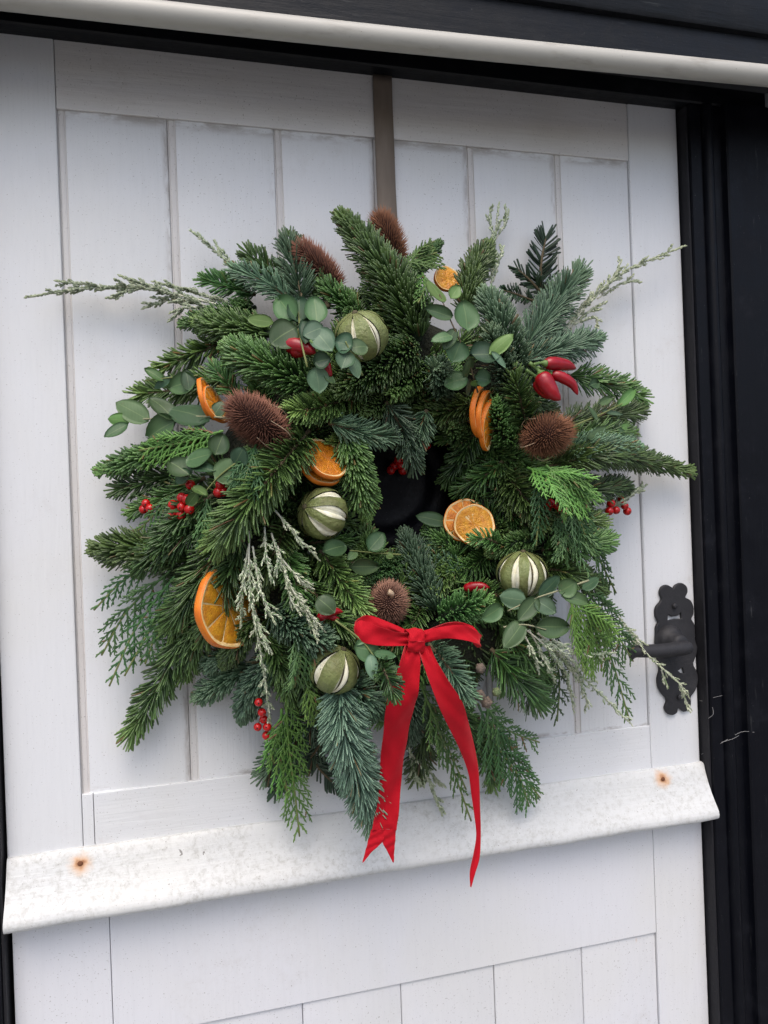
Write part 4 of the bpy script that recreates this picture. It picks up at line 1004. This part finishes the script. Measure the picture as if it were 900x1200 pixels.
# ---- teasels
def teasel(c, ax, half, r, key, label, n=900, bristle=.0100, bracts=0, stub=False):
    ax = unit(ax); rf = np.array([0.2, -.5, .8]); e1 = unit(np.cross(ax, rf)); e2 = np.cross(ax, e1)
    th = np.linspace(0, math.pi, 14)
    core = bez([c + ax * half * -1, c + ax * half], 2)
    pth = np.array([c - ax * half * math.cos(t_) for t_ in th]); rr = np.array([max(.0006, r * math.sin(t_) ** .8 * (1 - .10 * math.cos(t_))) for t_ in th])
    o = MB().tube(pth, rr, 16).build('teasel', M['teasel_core'], W, origin=c)
    i = np.arange(n); cz = 1 - 2 * (i + .5) / n; ph = i * 2.399963
    sn = np.sqrt(1 - cz * cz)
    rad = e1[None] * np.cos(ph)[:, None] + e2[None] * np.sin(ph)[:, None]
    p = c + ax[None] * (half * cz)[:, None] + rad * (r * sn ** .8 * (1 - .10 * cz) * (1 + .05 * np.sin(ph * 2 + c[0] * 50)))[:, None]
    nrm = unit(rad * (sn * half)[:, None] + ax[None] * (cz * r)[:, None])
    d = unit(nrm + ax[None] * .45 + rng.normal(0, .10, (n, 3)))
    ln = bristle * rng.uniform(.6, 1.35, n)
    s1 = unit(np.cross(d, ax[None] + .01)); s2 = np.cross(d, s1); w = .00085
    V = np.stack([p + s1 * w, p - s1 * .5 * w + s2 * .87 * w, p - s1 * .5 * w - s2 * .87 * w, p + d * ln[:, None] + ax[None] * (ln * .12)[:, None]], 1)
    tr = np.array([(0, 1, 3), (1, 2, 3), (2, 0, 3)])[None] + (np.arange(n) * 4)[:, None, None]
    col = np.zeros((n, 4, 4)); col[:, 3, 1] = 1; col[:, :3, 1] = .12; col[..., 3] = 1
    tag(MB().add(V.reshape(-1, 3), None, tr.reshape(-1, 3), col=col.reshape(-1, 4)).build('bristles', M[key], o, origin=c), kind='stuff')
    for b_ in range(bracts):
        a = 2 * math.pi * b_ / bracts + .5
        dr = e1 * math.cos(a) + e2 * math.sin(a)
        b0 = c - ax * half * .95
        MB().tube(bez([b0, b0 + dr * r * .9 - ax * half * .1, b0 + dr * r * 1.5 + ax * half * .45, b0 + dr * r * 1.35 + ax * half * 1.05], 12), np.linspace(.0011, .0003, 13), 5).build('bract', M['straw'], o)
    if stub:
        b0 = c + ax * (half + .001)
        MB().tube(bez([b0 - ax * .004, b0 + ax * .004 + e1 * .001, b0 + ax * .006 + e1 * .005], 8), [.0032, .003, .0028, .0028, .003, .0029, .003, .0032, .0034][:9], 8).build('stalk_stub', M['straw'], o)
    else:
        b0 = c - ax * half
        MB().tube(bez([b0 + ax * .003, b0 - ax * .03], 6), .0018, 6).build('stalk', M['straw'], o)
    tag(o, label)
teasel(wp(455, 281, -.005), (-.42, -.25, .85), .030, .0135, 'teasel_o', 'reddish brown teasel at the top beside the hanging strap')
teasel(wp(373, 313, .01), (-.70, -.2, .66), .032, .0125, 'teasel', 'dark brown teasel leaning left at upper left', )
teasel(wp(302, 494, .03), (-.66, -.60, .38), .036, .0160, 'teasel', 'large dark reddish teasel next to the eucalyptus at left', 1250, bracts=6)
teasel(wp(641, 510, .03), (.25, -.90, .12), .027, .0178, 'teasel_o', 'round ginger brown teasel below the red chillies at right', 1150, bracts=5)
teasel(wp(455, 706, .03), (-.05, -.88, .42), .022, .0172, 'teasel_pale', 'small tan teasel with a pale stalk stub above the red bow', 950, .0082, stub=True)

# ---- dried limes with slits
def lime(c, r, ax, nsl, label, ph0=0.0, gap=.17, sq=.92, dark=()):
    ax = unit(ax); rf = np.array([0.0, -1.0, .0]) if abs(ax[1]) < .8 else np.array([0, 0, 1.0]); e1 = unit(rf - ax * (rf @ ax)); e2 = np.cross(ax, e1)
    def sp(lat, lon, rr):
        return c + (e1 * math.cos(lon) * math.cos(lat) + e2 * math.sin(lon) * math.cos(lat) + ax * math.sin(lat) * sq) * rr
    inner = MB(); pts = []
    rind, pith, core = MB(), MB(), MB()
    nl, nm = 17, 9
    for s_ in range(nsl):
        a0 = ph0 + 2 * math.pi * s_ / nsl; a1 = a0 + 2 * math.pi / nsl
        v = []; vp = []; vc = []
        for i in range(nl):
            lat = math.radians(-88 + 176 * i / (nl - 1))
            gp = gap * max(0, math.cos(lat * 1.12)) ** .8 + .002
            gp *= (.75 + .8 * ((s_ * 37 + nsl * 11) % 10) / 10) * (1 + .22 * math.sin(s_ * 3 + lat * 3.1))
            for j in range(nm):
                f_ = j / (nm - 1); lon = a0 + gp + (a1 - a0 - 2 * gp) * f_
                bulge = 1 + .05 * math.sin(math.pi * f_) * math.cos(lat) + .014 * math.sin(lat * 5 + s_ * 2.2 + f_ * 3) + .010 * math.sin(lat * 11 + s_ + f_ * 7)
                if j in (0, nm - 1): bulge += .022
                v.append(sp(lat, lon, r * bulge))
            # pale pith lips inside the slit, dark seam at its middle
            for lon, rr in ((a0 - gp * 1.15, .955), (a0 - gp * .8, .965), (a0 - gp * .28, .925), (a0, .84), (a0 + gp * .28, .925), (a0 + gp * .8, .965), (a0 + gp * 1.15, .955)):
                vp.append(sp(lat, lon, r * rr))
            for lon in (a0 - gp * .24, a0, a0 + gp * .24): vc.append(sp(lat, lon, r * .905))
        g2 = lambda n_: [(i * n_ + j, i * n_ + j + 1, (i + 1) * n_ + j + 1, (i + 1) * n_ + j) for i in range(nl - 1) for j in range(n_ - 1)]
        rind.add(v, g2(nm)); pith.add(vp, g2(7))
        if s_ in dark: core.add(vc, g2(3))
    o = rind.build('dried_lime', M['lime'], W, origin=c)
    pith.build('pith', M['lime_pith'], o, origin=c)
    if dark: core.build('seam', M['lime_core'], o, origin=c)
    MB().sphere(c + ax * r * sq * .97, .0035, 10, 6).build('stem_end', M['lime_core'], o)
    tag(o, label)
    return o
lime(wp(424, 394, .030), .0275, (-.35, -.40, .85), 7, 'dried green lime with slits near the top of the wreath', .25, .085, dark=(0, 1))
lime(wp(378, 602, .035), .0275, (-.80, -.45, .30), 7, 'dried green lime with wide pale slits left of the hole', .15, .165)
lime(wp(612, 673, .030), .0280, (.03, -.12, .99), 8, 'dried green lime with upright pale slits at lower right', .02, .145, dark=(0,))
lime(wp(392, 784, .020), .0265, (.35, -.35, .85), 6, 'dried green lime half hidden left of the bow', .2, .16, dark=(0,))

# ---- dried orange slices
def orange(c, r, nrm, label=None, th=.0055, flesh='orange_flesh', warp=.08, seed=0, whole=False):
    nrm = unit(nrm); e1 = unit(np.cross(nrm, (0.1, 0.2, 1.0))); e2 = np.cross(nrm, e1)
    nA = 48
    def ringp(rr, h, a):
        wv = warp * r * math.cos(2 * a + seed) * (rr / r) ** 2
        wob = 1 + .02 * math.sin(3 * a + seed) + .012 * math.sin(7 * a)
        return c + (e1 * math.cos(a) + e2 * math.sin(a)) * rr * wob + nrm * (h + wv)
    A = np.linspace(0, 2 * math.pi, nA, endpoint=False)
    def rings(spec):
        v = [ringp(r * f_, h, a) for f_, h in spec for a in A]
        q = [(i * nA + j, i * nA + (j + 1) % nA, i * nA + nA + (j + 1) % nA, i * nA + nA + j) for i in range(len(spec) - 1) for j in range(nA)]
        return v, q
    t2 = th / 2
    v, q = rings([(.965, -t2), (.99, -t2 * .85), (1.0, -t2 * .3), (1.0, t2 * .3), (.99, t2 * .85), (.965, t2)])
    o = MB().add(v, q).build('dried_orange_slice', M['orange_rind'], W, origin=c)
    mb = MB()
    v, q = rings([(.966, t2), (.945, t2 * 1.05), (.90, t2 * .8), (.86, t2 * .45), (.0, t2 * .35)]); mb.add(v, q)
    v, q = rings([(.0, -t2 * .35), (.86, -t2 * .45), (.90, -t2 * .8), (.945, -t2 * 1.05), (.966, -t2)]); mb.add(v, q)
    mb.build('pith', M['orange_pith'], o, origin=c)
    fl = MB(); ns = 9
    for side in (1, -1):
        for s_ in range(ns):
            a0 = 2 * math.pi * s_ / ns + .018; a1 = 2 * math.pi * (s_ + 1) / ns - .018
            vv = []
            for i, (f_, h) in enumerate(((.06, .42), (.18, .62), (.5, .66), (.75, .70), (.875, .68), (.90, .44))):
                for j in range(7):
                    u = j / 6
                    e_ = .45 if j in (0, 6) else h
                    ins = .05 / max(f_, .12) * .12
                    vv.append(ringp(r * f_, side * t2 * (min(e_, h) + .10 * math.sin(u * 19 + s_ * 5 + i * 3) * (0 < j < 6)), a0 + ins + (a1 - a0 - 2 * ins) * u))
            fl.add(vv, [(i * 7 + j, i * 7 + j + 1, i * 7 + 8 + j, i * 7 + 7 + j) for i in range(5) for j in range(6)])
    if whole:      # shrivelled pulp, its segments run together
        sp_ = [(.02, .5), (.25, .62), (.5, .60), (.7, .68), (.86, .66), (.905, .44)]
        for side in (1, -1):
            vv = [ringp(r * f_, side * t2 * (h + (.22 * math.sin(9 * a + i * 2 + seed) + .14 * math.sin(17 * a + i) if 0 < i < 5 else 0)), a) for i, (f_, h) in enumerate(sp_) for a in A]
            fl.add(vv, [(i * nA + j, i * nA + (j + 1) % nA, i * nA + nA + (j + 1) % nA, i * nA + nA + j) for i in range(5) for j in range(nA)])
    fl.build('flesh', M[flesh], o, origin=c)
    if label: tag(o, label)
orange(wp(266, 711, .016), .044, (.70, -.68, .10), 'large dried orange slice behind hanging silvery sprig at lower left', .009, 'orange_flesh_dark', .03, 1)
orange(wp(244, 467, .02), .0235, (.86, -.38, .30), 'upper of two curled orange slices beside the big teasel at left', .005, seed=.5)
orange(wp(252, 474, .014), .0215, (.78, -.48, .40), 'lower of two curled orange slices beside the big teasel at left', .005, seed=1.5)
orange(wp(381, 537, .030), .0265, (.38, -.72, .55), 'upper dried orange slice of the pair left of the hole', .0055, 'orange_flesh', seed=.2, whole=True)
orange(wp(375, 545, .018), .0270, (.38, -.72, .55), 'lower dried orange slice of the pair left of the hole', .0055, seed=.9)
orange(wp(560, 482, .035), .0290, (.86, -.50, -.08), 'left one of three stacked orange slices above right of hole', .006, seed=2.2)
orange(wp(567, 488, .033), .0300, (.86, -.50, -.12), 'middle one of three stacked orange slices above right of hole', .006, seed=2.5)
orange(wp(573, 497, .030), .0300, (.80, -.55, -.25), 'lowest of three stacked orange slices above right of hole', .006, seed=3.0)
orange(wp(524, 327, .0), .0165, (.05, -.95, .25), 'small orange slice peeping out at the top of the wreath', .005, 'orange_flesh_dark', seed=1.1, whole=True)
orange(wp(546, 610, .030), .0265, (-.28, -.90, .22), 'rear orange slice of the pair right of the hole', .0055, seed=.7)
orange(wp(556, 615, .040), .0245, (-.22, -.92, .20), 'front orange slice of the pair right of the hole', .0055, 'orange_flesh_dark', .16, seed=1.9, whole=True)

# ---- chillies
def chilli(b, tp, w, label=None, bend=.12, stalk=True):
    ax = tp - b; L = np.linalg.norm(ax); sd_ = unit(np.cross(ax, (0, -1, 0)))
    path = bez([b, b + ax * .35 + sd_ * L * bend * .6, b + ax * .7 + sd_ * L * bend * .7, tp], 18)
    s_ = np.linspace(0, 1, len(path))
    rr = w / 2 * np.interp(s_, [0, .04, .14, .35, .65, .88, .97, 1], [.25, .65, .95, 1, .82, .45, .2, .04])
    o = MB().tube(path, rr, 14).build('chilli', M['chilli'], W, origin=b)
    if stalk:
        MB().tube(bez([b + ax * .03, b - ax * .12, b - unit(ax) * .016 + sd_ * .003], 8), np.array([.36, .3, .2, .14, .12, .12, .12, .13, .14]) * w * .8, 8).build('stalk', M['stalk'], o)
    if label: tag(o, label)
chilli(wp(638, 426, .045), wp(675, 432, .048), .0155, 'top red chilli of the cluster at upper right', -.06)
chilli(wp(633, 437, .045), wp(657, 469, .055), .0200, 'fat lower red chilli of the cluster at upper right', .10)
chilli(wp(645, 438, .040), wp(677, 463, .048), .0125, 'thin red chilli of the cluster at upper right', -.22)
chilli(wp(630, 444, .035), wp(650, 466, .040), .0190, 'shaded red chilli of the cluster at upper right', .1)
chilli(wp(332, 404, .035), wp(370, 414, .040), .0180, 'red chilli under the round eucalyptus leaves at upper left', -.1)
chilli(wp(340, 412, .03), wp(366, 400, .04), .0170, None, .1)
chilli(wp(375, 414, .045), wp(389, 441, .048), .0140, 'short red chilli tip beside the upper lime', .1)
chilli(wp(372, 726, .03), wp(402, 717, .035), .0105, 'small red chilli left of the tan teasel', -.15)
chilli(wp(380, 718, .028), wp(398, 725, .03), .0080, None, .1)
chilli(wp(543, 690, .025), wp(574, 689, .03), .0110, 'red chilli half hidden above right of the bow', -.12)
chilli(wp(548, 684, .025), wp(570, 692, .03), .0090, None, .1)

# ---- berries
def berries(pts, r, lift, label=None, col='berry'):
    ps = [wp(x, y, lift + rng.uniform(-.003, .004)) for x, y in pts]
    c = np.mean(ps, 0) + np.array([.004, .02, .004])
    st = MB()
    for p in ps: st.tube(bez([c, (c + p) / 2 + np.array([0, .003, .002]), p], 6), .0007, 5)
    o = st.build('berry_cluster', M['twig'], W, origin=c)
    if label: tag(o, label)
    for p in ps:
        rr = r * rng.uniform(.9, 1.1)
        b = MB().sphere(p, rr, 14, 10)
        dirv = unit(np.array([rng.uniform(-.5, .5), -1, rng.uniform(-.6, .3)]))
        b.sphere(p + dirv * rr * .93, rr * .2, 8, 5, m=1)
        b.build('berry', [M[col], M['berry_eye']], o, origin=p)
berries([(203, 592), (213, 583), (202, 603), (212, 603), (222, 597), (223, 568), (213, 594), (219, 585)], .0054, .03, 'bunch of bright red berries at the left edge')
berries([(171, 590), (176, 596), (168, 597)], .0048, .015, 'small pair of red berries furthest left')
berries([(258, 568), (262, 576), (256, 577)], .0052, .03)
berries([(462, 546), (472, 551), (467, 539), (458, 551), (478, 541), (469, 545)], .0058, -.012, 'red berries at the top of the dark hole')
berries([(496, 517), (500, 522)], .005, -.01)
berries([(716, 590), (727, 586), (732, 593), (722, 598), (735, 599), (714, 599)], .0052, .008, 'dull red berries at the right edge beside silvery sprig')
berries([(645, 590), (653, 592), (641, 596), (658, 597)], .005, .02)
berries([(303, 823), (307, 835), (302, 852), (313, 852), (312, 862), (309, 843)], .0045, .03, 'red berries at the lower left under the hanging sprig')

# ---- little cones
for x, y, r, key in ((562, 815, .0068, 'cone'), (570, 823, .0070, 'cone'), (563, 783, .0060, 'cone'), (582, 811, .0055, 'cone_g')):
    c = wp(x, y, .035)
    mb = MB().sphere(c, r * .88, 14, 10)
    for i in range(11):
        cz = 1 - 2 * (i + .5) / 11; ph = i * 2.4; sn = math.sqrt(1 - cz * cz)
        d = np.array([sn * math.cos(ph), sn * math.sin(ph), cz])
        mb.sphere(c + d * r * .74, r * .26, 8, 6)
    mb.build('cypress_cone', M[key], W, origin=c)

# ---- red velvet bow
bc = wp(485, 749, .055)
bow = empty('bow', bc, W); tag(bow, 'red velvet ribbon bow with two long tails')
def ribbon(name, pairs, k=40, th=.0009, cup=.20, crease=1.0, loopy=False):
    """pairs: list of (left edge point, right edge point) along the ribbon"""
    A = bez([p[0] for p in pairs], k); Bq = bez([p[1] for p in pairs], k)
    n = len(A); nv = 13
    f_ = np.linspace(0, 1, nv)
    Pm = A[:, None] * (1 - f_)[None, :, None] + Bq[:, None] * f_[None, :, None]
    du = np.gradient(Pm, axis=0); dv = np.gradient(Pm, axis=1)
    N = unit(np.cross(du, dv))
    wid = np.linalg.norm(Bq - A, axis=1)[:, None]
    u_ = np.linspace(0, 1, n)[:, None]; s_ = (f_ * 2 - 1)[None]
    pin = (np.exp(-(u_ / .10) ** 2) + (np.exp(-((1 - u_) / .10) ** 2) if loopy else 0)) * crease
    dsp = wid * (cup * (s_ ** 2 - .4) * np.sin(u_ * 7 + 1) + pin * .16 * np.sin(s_ * 5.2 + 1) + .05 * np.sin(u_ * 21 + s_ * 2.4) + .02 * np.sin(u_ * 43 - s_ * 4))
    Pm = Pm + N * dsp[..., None]
    du = np.gradient(Pm, axis=0); dv = np.gradient(Pm, axis=1); N = unit(np.cross(du, dv))
    ed = np.ones(nv); ed[0] = ed[-1] = .55
    top = (Pm + N * (th * .5) * ed[None, :, None]).reshape(-1, 3); bot = (Pm - N * (th * .5) * ed[None, :, None]).reshape(-1, 3)
    m_ = n * nv
    q = [(i * nv + j, i * nv + j + 1, (i + 1) * nv + j + 1, (i + 1) * nv + j) for i in range(n - 1) for j in range(nv - 1)]
    q2 = [tuple(m_ + x for x in t_[::-1]) for t_ in q]
    rim = [i * nv for i in range(n)] + [(n - 1) * nv + j for j in range(1, nv)] + [i * nv + nv - 1 for i in range(n - 2, -1, -1)] + [j for j in range(nv - 2, 0, -1)]
    q3 = [(rim[i], m_ + rim[i], m_ + rim[(i + 1) % len(rim)], rim[(i + 1) % len(rim)]) for i in range(len(rim))]
    mb = MB().add(np.concatenate([top, bot]), q + q2); mb.add(np.concatenate([top, bot]), q3, m=1)
    return mb.build(name, [M['velvet'], M['velvet_edge']], bow, origin=A[0])
def pr(x0, y0, x1, y1, d0, d1=None):
    return (at(x0, y0, d0), at(x1, y1, d0 if d1 is None else d1))
bd = -bc[1]
# left loop: leaves the knot, out to the left, folds over and comes back behind
ribbon('loop', [pr(482, 741, 482, 756, bd, bd), pr(465, 741, 463, 757, bd + .006, bd + .008), pr(443, 734, 440, 756, bd + .014, bd + .016), pr(424, 727, 424, 752, bd + .014, bd + .018),
                pr(416, 729, 416, 745, bd + .005, bd + .012), pr(419, 725, 424, 742, bd - .008, bd - .006), pr(432, 721, 440, 742, bd - .014, bd - .012), pr(452, 728, 460, 748, bd - .012, bd - .010), pr(480, 741, 481, 754, bd - .003, bd - .003)], 80, loopy=True)
ribbon('loop', [pr(486, 742, 487, 756, bd, bd), pr(502, 738, 503, 752, bd + .008, bd + .008), pr(522, 734, 524, 748, bd + .016, bd + .018), pr(543, 733, 546, 751, bd + .016, bd + .020),
                pr(560, 742, 562, 757, bd + .006, bd + .012), pr(562, 744, 558, 758, bd - .004, bd - .002), pr(552, 733, 548, 748, bd - .012, bd - .010), pr(528, 729, 528, 742, bd - .012, bd - .012), pr(490, 741, 490, 754, bd - .003, bd - .003)], 80, loopy=True)
# knot
kp = []
for i in range(13):
    a = 2 * math.pi * i / 12
    kp.append((bc + np.array([-.0085 + .0015 * math.sin(a * 2), 0, 0]) + np.array([0, -.0070 * math.cos(a) - .004, .0105 * math.sin(a)]), bc + np.array([.0085, 0, 0]) + np.array([0, -.0070 * math.cos(a) - .004, .0118 * math.sin(a) - .001])))
ribbon('knot', kp, 48, .0012, cup=.1, crease=.3)
kk = MB().sphere(bc + np.array([0, -.004, 0]), .0078, 14, 10, sc=(1, .75, 1.2)); kk.build('knot_core', M['velvet'], bow)
# tails
def tail(rows, notch=None):
    o = ribbon('tail', [pr(*r_) for r_ in rows], 72)
    return o
tL = [(474, 757, 491, 757, bd + .002), (468, 775, 492, 776, bd + .008), (459, 805, 490, 806, bd + .006), (453, 830, 487, 828, bd - .003), (450, 858, 480, 856, bd - .016), (447, 890, 474, 888, bd - .030), (444, 925, 470, 922, bd - .038), (439, 955, 466, 954, bd - .040), (435, 972, 464, 972, bd - .040)]
tail(tL)
# the forked end of the left tail: two points
e0 = bd - .040
for rows in ([(435.2, 972, 450, 972, e0), (431.5, 985, 448.5, 986, e0 + .001), (428, 998, 437, 997, e0 + .002), (424.5, 1011, 426, 1010, e0 + .003)],
             [(449.4, 972, 464, 972, e0), (448.0, 986, 463, 987, e0), (453.5, 997, 462, 998, e0), (460, 1010, 461.5, 1011, e0)]):
    ribbon('tail_fork', [pr(*r_) for r_ in rows], 18, cup=0, crease=0)
tail([(488, 757, 503, 757, bd + .002), (494, 775, 511, 774, bd + .008), (503, 800, 524, 796, bd + .010), (514, 828, 540, 820, bd + .004), (526, 852, 548, 842, bd - .008), (540, 880, 555, 866, bd - .024), (549, 905, 560, 890, bd - .036),
      (553, 930, 562, 920, bd - .042), (556, 955, 563, 950, bd - .044), (558, 980, 563.5, 978, bd - .046), (554, 1003, 562, 1003, bd - .046), (550.5, 1022, 557, 1022, bd - .045), (551, 1039, 552.2, 1040, bd - .044)])
